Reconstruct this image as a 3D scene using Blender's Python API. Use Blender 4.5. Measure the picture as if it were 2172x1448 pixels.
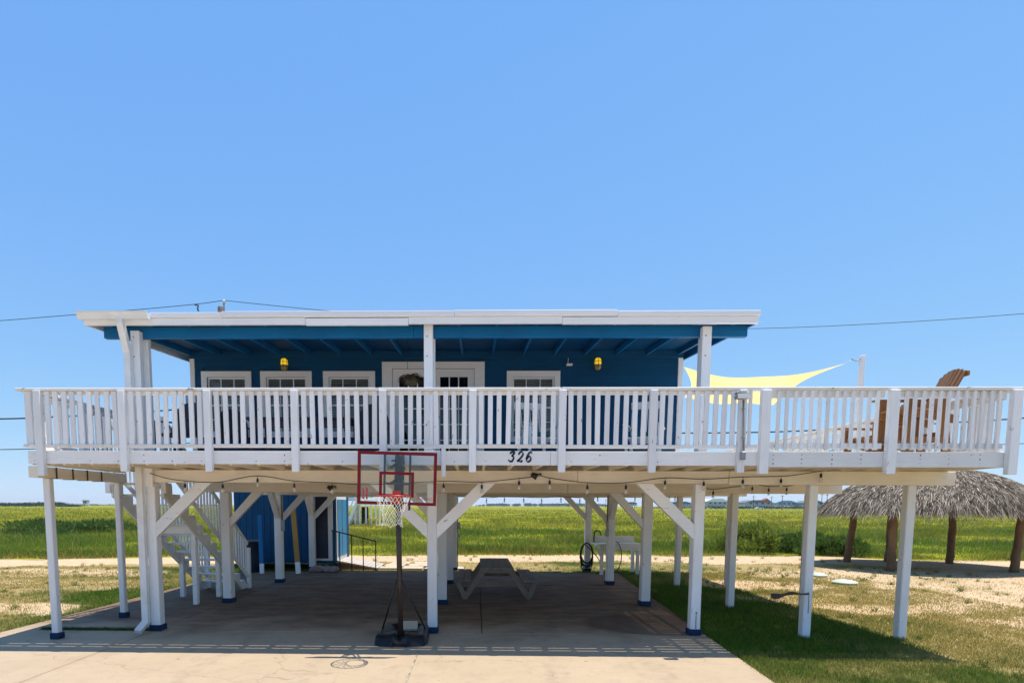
import bpy, math, random
import numpy as np
from mathutils import Matrix, Vector, Euler
for o in list(bpy.data.objects): bpy.data.objects.remove(o)
SC = bpy.context.scene
COL = SC.collection
rad = math.radians
random.seed(7); rng = np.random.default_rng(11)

# ------------------------------------------------------------------ camera
F_PX, PXC, HOR, PITCH, YAW, ROLL, CAMZ = 1206.7, 985.0, 1071.0, rad(5), rad(1.2), rad(-0.2), 2.1
PYC = HOR + F_PX * math.tan(PITCH)
cam_data = bpy.data.cameras.new('camera'); cam = bpy.data.objects.new('camera', cam_data); COL.objects.link(cam)
cam_data.sensor_width = 36.0; cam_data.lens = F_PX / 2172 * 36
cam_data.shift_x = (1086 - PXC) / 2172; cam_data.shift_y = (PYC - 724) / 2172
cam_data.clip_start = 0.05; cam_data.clip_end = 20000
RC = Matrix.Rotation(YAW, 3, 'Z') @ Matrix.Rotation(math.pi / 2 - PITCH, 3, 'X') @ Matrix.Rotation(-ROLL, 3, 'Z')
cam.matrix_world = Matrix.Translation((0, 0, CAMZ)) @ RC.to_4x4()
SC.camera = cam
# ------------------------------------------------------------------ sky, sun, exposure
SUN_DIR = Vector((0.259, 0.07, 1.0)).normalized()
elev = math.asin(SUN_DIR.z); azim = math.atan2(SUN_DIR.x, SUN_DIR.y)
W = bpy.data.worlds.new('World'); SC.world = W; W.use_nodes = True
wn = W.node_tree; wn.nodes.clear()
sky = wn.nodes.new('ShaderNodeTexSky'); sky.sky_type = 'NISHITA'; sky.sun_disc = False
sky.sun_elevation = elev; sky.sun_rotation = azim; sky.altitude = 0
sky.air_density = 1.0; sky.dust_density = 0.0; sky.ozone_density = 3.0
bg = wn.nodes.new('ShaderNodeBackground'); bg.inputs[1].default_value = 0.15
wo = wn.nodes.new('ShaderNodeOutputWorld')
# film response applied to the whole sky, channel by channel (hazy coastal blue: the gradient is flatter than the raw model)
sep = wn.nodes.new('ShaderNodeSeparateColor'); cmb = wn.nodes.new('ShaderNodeCombineColor'); wn.links.new(sky.outputs[0], sep.inputs[0])
for ch, (pw, gain) in enumerate(((0.64, 0.60), (0.44, 1.11), (0.12, 2.70))):
    a_ = wn.nodes.new('ShaderNodeMath'); a_.operation = 'POWER'; a_.inputs[1].default_value = pw
    b_ = wn.nodes.new('ShaderNodeMath'); b_.operation = 'MULTIPLY'; b_.inputs[1].default_value = gain
    wn.links.new(sep.outputs[ch], a_.inputs[0]); wn.links.new(a_.outputs[0], b_.inputs[0]); wn.links.new(b_.outputs[0], cmb.inputs[ch])
wn.links.new(cmb.outputs[0], bg.inputs[0]); wn.links.new(bg.outputs[0], wo.inputs[0])
sl = bpy.data.lights.new('sun', 'SUN'); sl.energy = 3.4; sl.angle = rad(0.42); sl.color = (1.0, 0.945, 0.85)
sun = bpy.data.objects.new('sun', sl); COL.objects.link(sun)
sun.rotation_euler = SUN_DIR.to_track_quat('Z', 'Y').to_euler(); sun.location = (3, 0, 30)
SC.view_settings.view_transform = 'Standard'; SC.view_settings.look = 'None'
SC.view_settings.gamma = 1.0; SC.view_settings.use_curve_mapping = False
SC.view_settings.exposure = 0.95
SC.render.engine = 'CYCLES'

# ------------------------------------------------------------------ helpers: pixels to points (used to set real positions)
def _ray(x, y):
    return RC @ Vector(((x - PXC) / F_PX, (PYC - y) / F_PX, -1.0))
def at(x, y, Y):
    d = _ray(x, y); t = Y / d.y
    return Vector((d.x * t, Y, CAMZ + d.z * t))

# ------------------------------------------------------------------ materials
MATS = {}
def nodes(name, rough=0.6, metallic=0.0, spec=0.5):
    m = bpy.data.materials.new(name); m.use_nodes = True
    nt = m.node_tree; b = nt.nodes['Principled BSDF']
    b.inputs['Roughness'].default_value = rough; b.inputs['Metallic'].default_value = metallic
    b.inputs['Specular IOR Level'].default_value = spec
    MATS[name] = m
    return m, nt, b
def N(nt, t, **kw):
    n = nt.nodes.new(t)
    for k, v in kw.items(): setattr(n, k, v)
    return n
def mixc(nt, fac, a, b, mode='MIX'):
    n = N(nt, 'ShaderNodeMix', data_type='RGBA', blend_type=mode)
    for sock, v in ((n.inputs[0], fac), (n.inputs[6], a), (n.inputs[7], b)):
        if hasattr(v, 'is_output') or isinstance(v, bpy.types.NodeSocket): nt.links.new(v, sock)
        elif isinstance(v, (int, float)): sock.default_value = v
        else: sock.default_value = (*v, 1)
    return n.outputs[2]
def ramp(nt, sock, lo, hi):
    n = N(nt, 'ShaderNodeMapRange'); n.inputs[1].default_value = lo; n.inputs[2].default_value = hi; n.interpolation_type = 'SMOOTHSTEP'
    nt.links.new(sock, n.inputs[0]); return n.outputs[0]
def noise(nt, vec, scale, detail=3, rough=0.55, stretch=None):
    if stretch:
        mp = N(nt, 'ShaderNodeMapping'); mp.inputs['Scale'].default_value = stretch; nt.links.new(vec, mp.inputs[0]); vec = mp.outputs[0]
    n = N(nt, 'ShaderNodeTexNoise'); n.inputs['Scale'].default_value = scale; n.inputs['Detail'].default_value = detail
    n.inputs['Roughness'].default_value = rough; nt.links.new(vec, n.inputs['Vector']); return n.outputs['Fac']
def coords(nt, which='Object', shuffle=True):
    tc = N(nt, 'ShaderNodeTexCoord')
    if not shuffle: return tc.outputs[which], None
    oi = N(nt, 'ShaderNodeObjectInfo')
    v = N(nt, 'ShaderNodeVectorMath', operation='MULTIPLY_ADD'); v.inputs[1].default_value = (1, 1, 1)
    cx = N(nt, 'ShaderNodeCombineXYZ')
    ml = N(nt, 'ShaderNodeMath', operation='MULTIPLY'); ml.inputs[1].default_value = 57.0
    nt.links.new(oi.outputs['Random'], ml.inputs[0])
    for i in range(3): nt.links.new(ml.outputs[0], cx.inputs[i])
    nt.links.new(tc.outputs[which], v.inputs[0]); nt.links.new(cx.outputs[0], v.inputs[2])
    return v.outputs[0], oi.outputs['Random']
def bump(nt, b, h, strength=0.3, dist=0.01):
    n = N(nt, 'ShaderNodeBump'); n.inputs['Strength'].default_value = strength; n.inputs['Distance'].default_value = dist
    nt.links.new(h, n.inputs['Height']); nt.links.new(n.outputs[0], b.inputs['Normal'])

def wood_paint(name, base, dark, worn, rough=0.55, worn_amt=(0.66, 0.74), var=0.06, grain=0.25):
    """painted timber: brush streaks along the piece, grime blotches, small chips down to the wood"""
    m, nt, b = nodes(name, rough)
    v, rnd = coords(nt)
    g = noise(nt, v, 5, 4, stretch=(0.6, 14, 14))
    bl = noise(nt, v, 1.7, 4)
    ch = noise(nt, v, 9, 5, 0.7, stretch=(0.7, 2.2, 2.2))
    c = mixc(nt, ramp(nt, bl, 0.35, 0.8), base, dark)
    c = mixc(nt, ramp(nt, g, 0.45, 0.9), c, tuple(x * 0.92 for x in dark))
    c = mixc(nt, ramp(nt, ch, *worn_amt), c, worn)
    hv = N(nt, 'ShaderNodeHueSaturation'); nt.links.new(c, hv.inputs['Color'])
    mr = N(nt, 'ShaderNodeMapRange'); mr.inputs[3].default_value = 1 - var; mr.inputs[4].default_value = 1 + var * 0.5
    nt.links.new(rnd, mr.inputs[0]); nt.links.new(mr.outputs[0], hv.inputs['Value'])
    nt.links.new(hv.outputs[0], b.inputs['Base Color'])
    bump(nt, b, g, grain, 0.004)
    return m
def plain(name, base, dark=None, rough=0.5, metallic=0.0, scale=6, spec=0.5, bs=0.1):
    m, nt, b = nodes(name, rough, metallic, spec)
    v, rnd = coords(nt)
    n = noise(nt, v, scale, 4)
    c = mixc(nt, ramp(nt, n, 0.3, 0.75), base, dark or tuple(x * 0.75 for x in base))
    nt.links.new(c, b.inputs['Base Color'])
    rr = N(nt, 'ShaderNodeMapRange'); rr.inputs[3].default_value = max(0, rough - 0.1); rr.inputs[4].default_value = min(1, rough + 0.12)
    nt.links.new(n, rr.inputs[0]); nt.links.new(rr.outputs[0], b.inputs['Roughness'])
    if bs: bump(nt, b, noise(nt, v, scale * 6, 3), bs, 0.003)
    return m
M_WHITE = wood_paint('white_painted_timber', (0.88, 0.87, 0.855), (0.82, 0.80, 0.765), (0.26, 0.20, 0.15), worn_amt=(0.645, 0.70), var=0.13, grain=0.45)
M_WHITE2 = wood_paint('white_weathered_timber', (0.86, 0.845, 0.81), (0.74, 0.69, 0.62), (0.26, 0.19, 0.13), worn_amt=(0.63, 0.69), var=0.1, grain=0.5)
M_TRIM = wood_paint('white_trim', (0.85, 0.85, 0.84), (0.80, 0.80, 0.79), (0.6, 0.6, 0.58), worn_amt=(0.8, 0.9), grain=0.1)
M_BOUNCEWARM = wood_paint('bounce_warmed_beam_paint', (0.87, 0.79, 0.66), (0.78, 0.69, 0.55), (0.33, 0.26, 0.19), worn_amt=(0.69, 0.76))  # beams and joists: warm bounce light from the drive put into the colour
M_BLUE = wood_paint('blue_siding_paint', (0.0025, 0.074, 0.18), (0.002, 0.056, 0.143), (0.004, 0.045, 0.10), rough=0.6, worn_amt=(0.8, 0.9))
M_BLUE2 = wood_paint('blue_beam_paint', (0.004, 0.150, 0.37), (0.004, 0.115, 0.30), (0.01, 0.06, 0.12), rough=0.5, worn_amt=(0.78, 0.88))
M_BLUEF = wood_paint('blue_footing_paint', (0.006, 0.034, 0.095), (0.005, 0.024, 0.065), (0.03, 0.035, 0.05), worn_amt=(0.7, 0.78))
for m_ in (M_BLUE, M_BLUE2, M_BLUEF): m_.node_tree.nodes['Principled BSDF'].inputs['Specular IOR Level'].default_value = 0.2
M_BLUED = wood_paint('light_blue_door_paint', (0.03, 0.21, 0.38), (0.025, 0.17, 0.32), (0.1, 0.2, 0.3), worn_amt=(0.8, 0.9))
M_GREYWOOD = wood_paint('weathered_grey_wood', (0.27, 0.215, 0.165), (0.19, 0.15, 0.115), (0.06, 0.05, 0.04), rough=0.85, worn_amt=(0.62, 0.72), grain=0.6, var=0.2)
M_BENCHTOP = wood_paint('grey_plank_wood', (0.27, 0.25, 0.23), (0.18, 0.165, 0.15), (0.06, 0.055, 0.05), rough=0.8, worn_amt=(0.62, 0.72), grain=0.6, var=0.18)
M_CEDAR = wood_paint('stained_cedar', (0.32, 0.135, 0.030), (0.20, 0.075, 0.015), (0.12, 0.05, 0.02), rough=0.5, worn_amt=(0.66, 0.76), grain=0.5, var=0.15)
M_YELLOW = wood_paint('yellow_painted_plank', (0.45, 0.26, 0.03), (0.36, 0.19, 0.03), (0.2, 0.12, 0.05), worn_amt=(0.66, 0.75))
M_LOG = wood_paint('log_wood', (0.20, 0.115, 0.05), (0.105, 0.055, 0.024), (0.05, 0.03, 0.02), rough=0.8, worn_amt=(0.58, 0.68), grain=0.8)
M_RAMP = wood_paint('bleached_plank', (0.47, 0.41, 0.36), (0.38, 0.32, 0.28), (0.2, 0.16, 0.13), rough=0.85, worn_amt=(0.66, 0.76))
M_POLEWOOD = wood_paint('utility_pole_wood', (0.13, 0.10, 0.08), (0.08, 0.06, 0.05), (0.05, 0.04, 0.03), rough=0.9)
M_GUTTER = plain('white_aluminium', (0.78, 0.78, 0.76), (0.68, 0.67, 0.64), 0.35, 0, 4, bs=0)
M_RUST = plain('rusty_steel', (0.16, 0.06, 0.025), (0.07, 0.03, 0.015), 0.85, 0.2, 30)
M_RUSTS = plain('rust_stain', (0.42, 0.22, 0.10), (0.55, 0.38, 0.24), 0.8, 0, 30, bs=0)
M_STEEL = plain('galvanised_steel', (0.33, 0.34, 0.35), (0.25, 0.26, 0.27), 0.45, 0.6, 12)
M_DARKMETAL = plain('dark_metal', (0.035, 0.03, 0.03), (0.02, 0.018, 0.018), 0.45, 0.3, 12)
M_BROWNMETAL = plain('brown_rail_metal', (0.10, 0.06, 0.03), (0.05, 0.03, 0.02), 0.6, 0.4, 20)
M_BLACK = plain('black_plastic', (0.009, 0.0095, 0.012), (0.006, 0.006, 0.007), 0.45, 0, 8, 0.3, 0.0)
M_POLEB = plain('black_pole_paint', (0.020, 0.017, 0.016), (0.045, 0.03, 0.025), 0.4, 0, 5)
M_RED = plain('dark_red_board_frame', (0.22, 0.003, 0.010), (0.17, 0.003, 0.008), 0.4, 0, 4, 0.25, bs=0)
M_REDP = plain('red_print', (0.55, 0.05, 0.06), (0.48, 0.06, 0.07), 0.5, 0, 30, bs=0)
M_RIM = plain('orange_red_rim', (0.60, 0.035, 0.02), (0.5, 0.03, 0.02), 0.35, 0, 8)
M_NET = plain('net_cord', (0.78, 0.76, 0.66), (0.66, 0.63, 0.5), 0.9, 0, 20)
M_RUBBER = plain('black_rubber', (0.012, 0.012, 0.013), (0.02, 0.02, 0.02), 0.6, 0, 20)
M_INK = plain('black_number_paint', (0.008, 0.008, 0.010), (0.012, 0.012, 0.014), 0.35, 0, 20, bs=0)
M_NAVY = plain('navy_plastic', (0.010, 0.022, 0.055), (0.007, 0.014, 0.04), 0.5, 0, 6)
M_DARKCHAIR = plain('dark_purple_grey_plastic', (0.035, 0.028, 0.045), (0.02, 0.017, 0.03), 0.6, 0, 6)
M_TEAL = plain('teal_cushion_fabric', (0.02, 0.19, 0.18), (0.015, 0.13, 0.13), 0.95, 0, 9)
M_CLOTH = plain('brown_cloth', (0.11, 0.07, 0.065), (0.06, 0.04, 0.04), 0.95, 0, 9)
M_SACK = plain('dusty_sack', (0.33, 0.27, 0.24), (0.2, 0.16, 0.14), 0.95, 0, 7, bs=0.5)
M_LID = plain('mint_green_plastic', (0.52, 0.62, 0.47), (0.44, 0.54, 0.40), 0.5, 0, 5)
M_BLOCK = plain('beige_block', (0.52, 0.43, 0.31), (0.44, 0.36, 0.26), 0.9, 0, 14, bs=0.4)
M_FERN = plain('dry_fern', (0.13, 0.10, 0.05), (0.08, 0.06, 0.03), 0.9, 0, 9, bs=0)
M_DARK = plain('dark_interior', (0.02, 0.02, 0.022), (0.015, 0.015, 0.015), 0.9, 0, 3, bs=0)
M_BLIND = plain('blind_slat', (0.80, 0.79, 0.77), (0.74, 0.73, 0.71), 0.5, 0, 3, bs=0)
M_CABLE = plain('black_cable', (0.012, 0.014, 0.018), (0.02, 0.02, 0.02), 0.6, 0, 5, bs=0)
M_ROOFTOP = plain('grey_roll_roofing', (0.3, 0.29, 0.28), (0.24, 0.23, 0.22), 0.95, 0, 20)
M_FARWALL = plain('far_wall_pale', (0.42, 0.44, 0.46), (0.38, 0.40, 0.42), 0.9, 0, 1, bs=0)
M_FARBLUE = plain('far_wall_blue', (0.22, 0.38, 0.46), (0.2, 0.34, 0.42), 0.9, 0, 1, bs=0)
M_FARROOF = plain('far_roof_grey', (0.15, 0.16, 0.18), (0.12, 0.13, 0.15), 0.9, 0, 1, bs=0)
M_FARRED = plain('far_roof_red', (0.40, 0.12, 0.08), (0.34, 0.1, 0.07), 0.9, 0, 1, bs=0)
M_FARWIN = plain('far_window_dark', (0.04, 0.05, 0.06), (0.03, 0.04, 0.05), 0.3, 0, 1, bs=0)
M_CAR = plain('white_car_paint', (0.8, 0.8, 0.8), (0.76, 0.76, 0.76), 0.25, 0, 1, bs=0)

def glass_mat(name, tint, rough=0.03, alpha=0.25):
    m, nt, b = nodes(name, rough)
    out = nt.nodes['Material Output']
    tr = N(nt, 'ShaderNodeBsdfTransparent'); tr.inputs[0].default_value = (*tint, 1)
    gl = N(nt, 'ShaderNodeBsdfGlossy'); gl.inputs['Roughness'].default_value = rough
    fr = N(nt, 'ShaderNodeFresnel'); fr.inputs[0].default_value = 1.5
    mx = N(nt, 'ShaderNodeMixShader'); nt.links.new(fr.outputs[0], mx.inputs[0]); nt.links.new(tr.outputs[0], mx.inputs[1]); nt.links.new(gl.outputs[0], mx.inputs[2])
    df = N(nt, 'ShaderNodeBsdfDiffuse'); df.inputs[0].default_value = (0.6, 0.62, 0.6, 1)
    m2 = N(nt, 'ShaderNodeMixShader'); m2.inputs[0].default_value = alpha
    v, r = coords(nt)
    nt.links.new(mx.outputs[0], m2.inputs[1]); nt.links.new(df.outputs[0], m2.inputs[2]); nt.links.new(m2.outputs[0], out.inputs[0])
    return m
M_GLASS = glass_mat('window_glass', (0.75, 0.78, 0.78), alpha=0.0)
M_ACRYL = glass_mat('hazy_acrylic', (0.96, 0.97, 0.95), 0.05, 0.012)
def bulb_mat():
    m, nt, b = nodes('bulb_glass', 0.1)
    b.inputs['Base Color'].default_value = (0.75, 0.72, 0.68, 1); b.inputs['Alpha'].default_value = 0.55
    return m
M_BULB = bulb_mat()
def lamp_glass():
    m, nt, b = nodes('yellow_lamp_glass', 0.2)
    v, r = coords(nt)
    n = noise(nt, v, 4, 2)
    sx = N(nt, 'ShaderNodeSeparateXYZ'); tc = N(nt, 'ShaderNodeTexCoord'); nt.links.new(tc.outputs['Object'], sx.inputs[0])
    f = ramp(nt, sx.outputs[2], -0.02, 0.0)
    c = mixc(nt, f, (0.42, 0.34, 0.12), (0.80, 0.52, 0.02))
    nt.links.new(c, b.inputs['Base Color'])
    nt.links.new(c, b.inputs['Emission Color'])
    ml = N(nt, 'ShaderNodeMath', operation='MULTIPLY'); ml.inputs[1].default_value = 0.45; nt.links.new(f, ml.inputs[0])
    nt.links.new(ml.outputs[0], b.inputs['Emission Strength'])
    return m
M_LAMPG = lamp_glass()
def sail_mat():
    m, nt, b = nodes('pale_yellow_sail_cloth', 0.9)
    v, r = coords(nt)
    n = noise(nt, v, 2.5, 4, stretch=(0.4, 3, 3))
    c = mixc(nt, ramp(nt, n, 0.3, 0.75), (0.86, 0.70, 0.32), (0.80, 0.60, 0.22))
    out = nt.nodes['Material Output']
    tl = N(nt, 'ShaderNodeBsdfTranslucent'); nt.links.new(c, tl.inputs[0]); nt.links.new(c, b.inputs['Base Color'])
    mx = N(nt, 'ShaderNodeMixShader'); mx.inputs[0].default_value = 0.55
    nt.links.new(b.outputs[0], mx.inputs[1]); nt.links.new(tl.outputs[0], mx.inputs[2]); nt.links.new(mx.outputs[0], out.inputs[0])
    return m
M_SAIL = sail_mat()
def leaf_mat(name, rough=0.7, trans=0.35):
    m, nt, b = nodes(name, rough, spec=0.08)
    a = N(nt, 'ShaderNodeAttribute', attribute_name='Col')
    nt.links.new(a.outputs['Color'], b.inputs['Base Color'])
    tl = N(nt, 'ShaderNodeBsdfTranslucent'); nt.links.new(a.outputs['Color'], tl.inputs[0])
    mx = N(nt, 'ShaderNodeMixShader'); mx.inputs[0].default_value = trans
    out = nt.nodes['Material Output']
    nt.links.new(b.outputs[0], mx.inputs[1]); nt.links.new(tl.outputs[0], mx.inputs[2]); nt.links.new(mx.outputs[0], out.inputs[0])
    return m
M_BLADE = leaf_mat('grass_blade')
M_THATCH = leaf_mat('thatch_strip', 0.85, 0.1)
def concrete():
    m, nt, b = nodes('driveway_concrete', 0.88, spec=0.3)
    g = N(nt, 'ShaderNodeNewGeometry'); v = g.outputs['Position']
    oi = N(nt, 'ShaderNodeObjectInfo')
    n1 = noise(nt, v, 0.9, 5, 0.6); n2 = noise(nt, v, 60, 3); n3 = noise(nt, v, 5, 5, 0.65); n4 = noise(nt, v, 2.2, 5, 0.7, stretch=(0.6, 1.3, 1))
    c = mixc(nt, ramp(nt, n1, 0.3, 0.75), (0.45, 0.345, 0.228), (0.39, 0.295, 0.19))
    c = mixc(nt, ramp(nt, n3, 0.45, 0.85), c, (0.32, 0.24, 0.165))
    c = mixc(nt, ramp(nt, n2, 0.3, 0.8), c, (0.37, 0.285, 0.20))
    # parking bay floor: under-deck shade put into the colour, with blotchy staining
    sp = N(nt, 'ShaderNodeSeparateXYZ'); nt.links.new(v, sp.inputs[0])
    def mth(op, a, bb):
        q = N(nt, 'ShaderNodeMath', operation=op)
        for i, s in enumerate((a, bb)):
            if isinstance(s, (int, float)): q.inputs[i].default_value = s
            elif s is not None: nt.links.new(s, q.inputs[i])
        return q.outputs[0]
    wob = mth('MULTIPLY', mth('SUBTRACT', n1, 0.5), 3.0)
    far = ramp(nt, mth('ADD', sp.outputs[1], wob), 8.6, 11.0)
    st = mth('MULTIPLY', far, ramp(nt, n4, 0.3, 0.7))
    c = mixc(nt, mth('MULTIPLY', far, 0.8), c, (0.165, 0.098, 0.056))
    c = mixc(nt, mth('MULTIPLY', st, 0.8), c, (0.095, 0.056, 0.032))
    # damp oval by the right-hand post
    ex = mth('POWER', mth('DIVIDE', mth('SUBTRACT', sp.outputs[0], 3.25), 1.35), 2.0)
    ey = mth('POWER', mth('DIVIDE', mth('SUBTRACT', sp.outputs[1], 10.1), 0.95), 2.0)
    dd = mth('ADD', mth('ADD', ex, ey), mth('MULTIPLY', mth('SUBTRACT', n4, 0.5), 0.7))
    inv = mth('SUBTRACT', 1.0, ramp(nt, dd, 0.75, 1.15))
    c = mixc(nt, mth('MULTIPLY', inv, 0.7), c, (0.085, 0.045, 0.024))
    # small dark spots
    n5 = noise(nt, v, 7, 2, 0.5); 
    c = mixc(nt, ramp(nt, n5, 0.73, 0.78), c, (0.12, 0.09, 0.075))
    n6 = noise(nt, v, 28, 2, 0.5); c = mixc(nt, ramp(nt, n6, 0.70, 0.76), c, (0.17, 0.125, 0.09))
    n7 = noise(nt, v, 1.6, 6, 0.75, stretch=(1.0, 0.35, 1)); c = mixc(nt, mth('MULTIPLY', ramp(nt, n7, 0.52, 0.72), 0.35), c, (0.25, 0.18, 0.12))
    vo = N(nt, 'ShaderNodeTexVoronoi', feature='DISTANCE_TO_EDGE'); vo.inputs['Scale'].default_value = 0.22
    vw = N(nt, 'ShaderNodeVectorMath', operation='MULTIPLY_ADD'); vw.inputs[1].default_value = (.5, .5, 0); nc = N(nt, 'ShaderNodeTexNoise'); nc.inputs['Scale'].default_value = 3.0; nc.inputs['Detail'].default_value = 5
    nt.links.new(v, nc.inputs['Vector']); nt.links.new(nc.outputs['Color'], vw.inputs[0]); nt.links.new(v, vw.inputs[2]); nt.links.new(vw.outputs[0], vo.inputs['Vector'])
    crk = mth('MULTIPLY', mth('SUBTRACT', 1.0, ramp(nt, vo.outputs['Distance'], 0.0008, 0.0022)), ramp(nt, n1, 0.42, 0.55)); c = mixc(nt, mth('MULTIPLY', crk, 0.32), c, (0.10, 0.075, 0.055))
    for tx in (-3.6, -2.1, 1.0, 2.4):
        ax = mth('ABSOLUTE', mth('ADD', mth('SUBTRACT', sp.outputs[0], tx), mth('MULTIPLY', mth('SUBTRACT', n1, 0.5), 0.5)), None)
        c = mixc(nt, mth('MULTIPLY', mth('MULTIPLY', mth('SUBTRACT', 1.0, ramp(nt, ax, 0.05, 0.17)), ramp(nt, n3, 0.35, 0.7)), 0.22), c, (0.17, 0.13, 0.10))
    nt.links.new(c, b.inputs['Base Color'])
    bump(nt, b, n2, 0.25, 0.003)
    return m
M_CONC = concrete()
M_JOINT = plain('joint_filler_timber', (0.46, 0.40, 0.30), (0.10, 0.08, 0.06), 0.9, 0, 9, bs=0.4)

def ground_mat():
    m, nt, b = nodes('ground_soil', 1.0, spec=0.0)
    g = N(nt, 'ShaderNodeNewGeometry'); v = g.outputs['Position']
    a = N(nt, 'ShaderNodeAttribute', attribute_name='Zone')
    sp = N(nt, 'ShaderNodeSeparateColor'); nt.links.new(a.outputs['Color'], sp.inputs[0])
    n0 = noise(nt, v, 0.5, 6, 0.65); n1 = noise(nt, v, 3.5, 6, 0.7); n2 = noise(nt, v, 25, 4, 0.7)
    n3 = noise(nt, v, 1.0, 6, 0.6, stretch=(0.018, 0.10, 1)); n4 = noise(nt, v, 1.0, 5, 0.7, stretch=(0.15, 0.45, 1))
    sand = mixc(nt, ramp(nt, n1, 0.3, 0.75), (0.57, 0.425, 0.275), (0.46, 0.325, 0.195))
    sand = mixc(nt, ramp(nt, n2, 0.45, 0.85), sand, (0.36, 0.25, 0.15))
    wet = mixc(nt, ramp(nt, n2, 0.35, 0.75), (0.045, 0.070, 0.012), (0.075, 0.085, 0.022))
    dryc = mixc(nt, ramp(nt, n1, 0.35, 0.7), (0.36, 0.27, 0.13), (0.23, 0.18, 0.065))
    dryc = mixc(nt, ramp(nt, n2, 0.5, 0.8), dryc, (0.34, 0.255, 0.135))
    dq = N(nt, 'ShaderNodeMath', operation='MULTIPLY_ADD'); dq.inputs[1].default_value = 0.9; dq.inputs[2].default_value = -0.45; nt.links.new(n1, dq.inputs[0])
    dr = N(nt, 'ShaderNodeMath', operation='ADD'); nt.links.new(sp.outputs[2], dr.inputs[0]); nt.links.new(dq.outputs[0], dr.inputs[1])
    lawn = mixc(nt, ramp(nt, dr.outputs[0], 0.2, 0.8), wet, dryc)
    mar = mixc(nt, ramp(nt, n3, 0.38, 0.62), (0.26, 0.24, 0.022), (0.16, 0.185, 0.020))
    mar = mixc(nt, ramp(nt, n4, 0.52, 0.78), mar, (0.13, 0.115, 0.03))
    # break the zone borders up with noise
    def brk(s, amt):
        q = N(nt, 'ShaderNodeMath', operation='MULTIPLY_ADD'); q.inputs[1].default_value = amt; q.inputs[2].default_value = -amt / 2
        n12 = mixc(nt, 0.45, n1, n2); nt.links.new(n12, q.inputs[0])
        r = N(nt, 'ShaderNodeMath', operation='ADD'); nt.links.new(s, r.inputs[0]); nt.links.new(q.outputs[0], r.inputs[1])
        return ramp(nt, r.outputs[0], 0.35, 0.65)
    c = mixc(nt, brk(sp.outputs[0], 1.25), lawn, sand)
    c = mixc(nt, brk(sp.outputs[1], 0.3), c, mar)
    nt.links.new(c, b.inputs['Base Color'])
    bump(nt, b, n2, 0.5, 0.02)
    return m
M_GROUND = ground_mat()

# ------------------------------------------------------------------ object helpers
RM, OFF = {}, {}
def thing(name, label, cat, loc=(0, 0, 0), rotz=0.0, group=None, world=True):
    o = bpy.data.objects.new(name, None); COL.objects.link(o); o.empty_display_size = 0.2
    o.location = loc; o.rotation_euler = (0, 0, rotz)
    o['label'] = label; o['category'] = cat
    if group: o['group'] = group
    RM[o.name] = Matrix.Identity(4); OFF[o.name] = Vector(loc) if world else Vector((0, 0, 0))
    return o
def tag(o, label, cat, group=None):
    o['label'] = label; o['category'] = cat
    if group: o['group'] = group
    return o
def add(name, mesh, parent=None, loc=(0, 0, 0), rot=None, label=None, kind=None):
    """rot: 3x3 matrix; loc in the frame of the thing (world for world things)"""
    o = bpy.data.objects.new(name, mesh); COL.objects.link(o)
    off = OFF.get(parent.name, Vector((0, 0, 0))) if parent else Vector((0, 0, 0))
    M = Matrix.Translation(Vector(loc) - off) @ (rot.to_4x4() if rot is not None else Matrix.Identity(4))
    if parent:
        o.parent = parent
        pm = RM[parent.name]
        if pm != Matrix.Identity(4): o.matrix_parent_inverse = pm.inverted()
    o.matrix_basis = M
    RM[o.name] = M; OFF[o.name] = off
    if label: o['label'] = label
    if kind: o['kind'] = kind
    return o
def struct(o): o['kind'] = 'structure'; return o
def copy_thing(root, loc, rotz=None, label=None):
    r = root.copy(); COL.objects.link(r); r.location = loc
    if rotz is not None: r.rotation_euler = (0, 0, rotz)
    if label: r['label'] = label
    for ch in list(root.children):
        c = ch.copy(); COL.objects.link(c); c.parent = r
        for g in ch.children:
            d = g.copy(); COL.objects.link(d); d.parent = c
    return r
def mesh(name, verts, faces, mat, smooth=False):
    me = bpy.data.meshes.new(name); me.from_pydata([tuple(v) for v in verts], [], faces); me.update()
    if mat: me.materials.append(mat)
    if smooth:
        for p in me.polygons: p.use_smooth = True
    return me
_bc = {}
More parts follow.
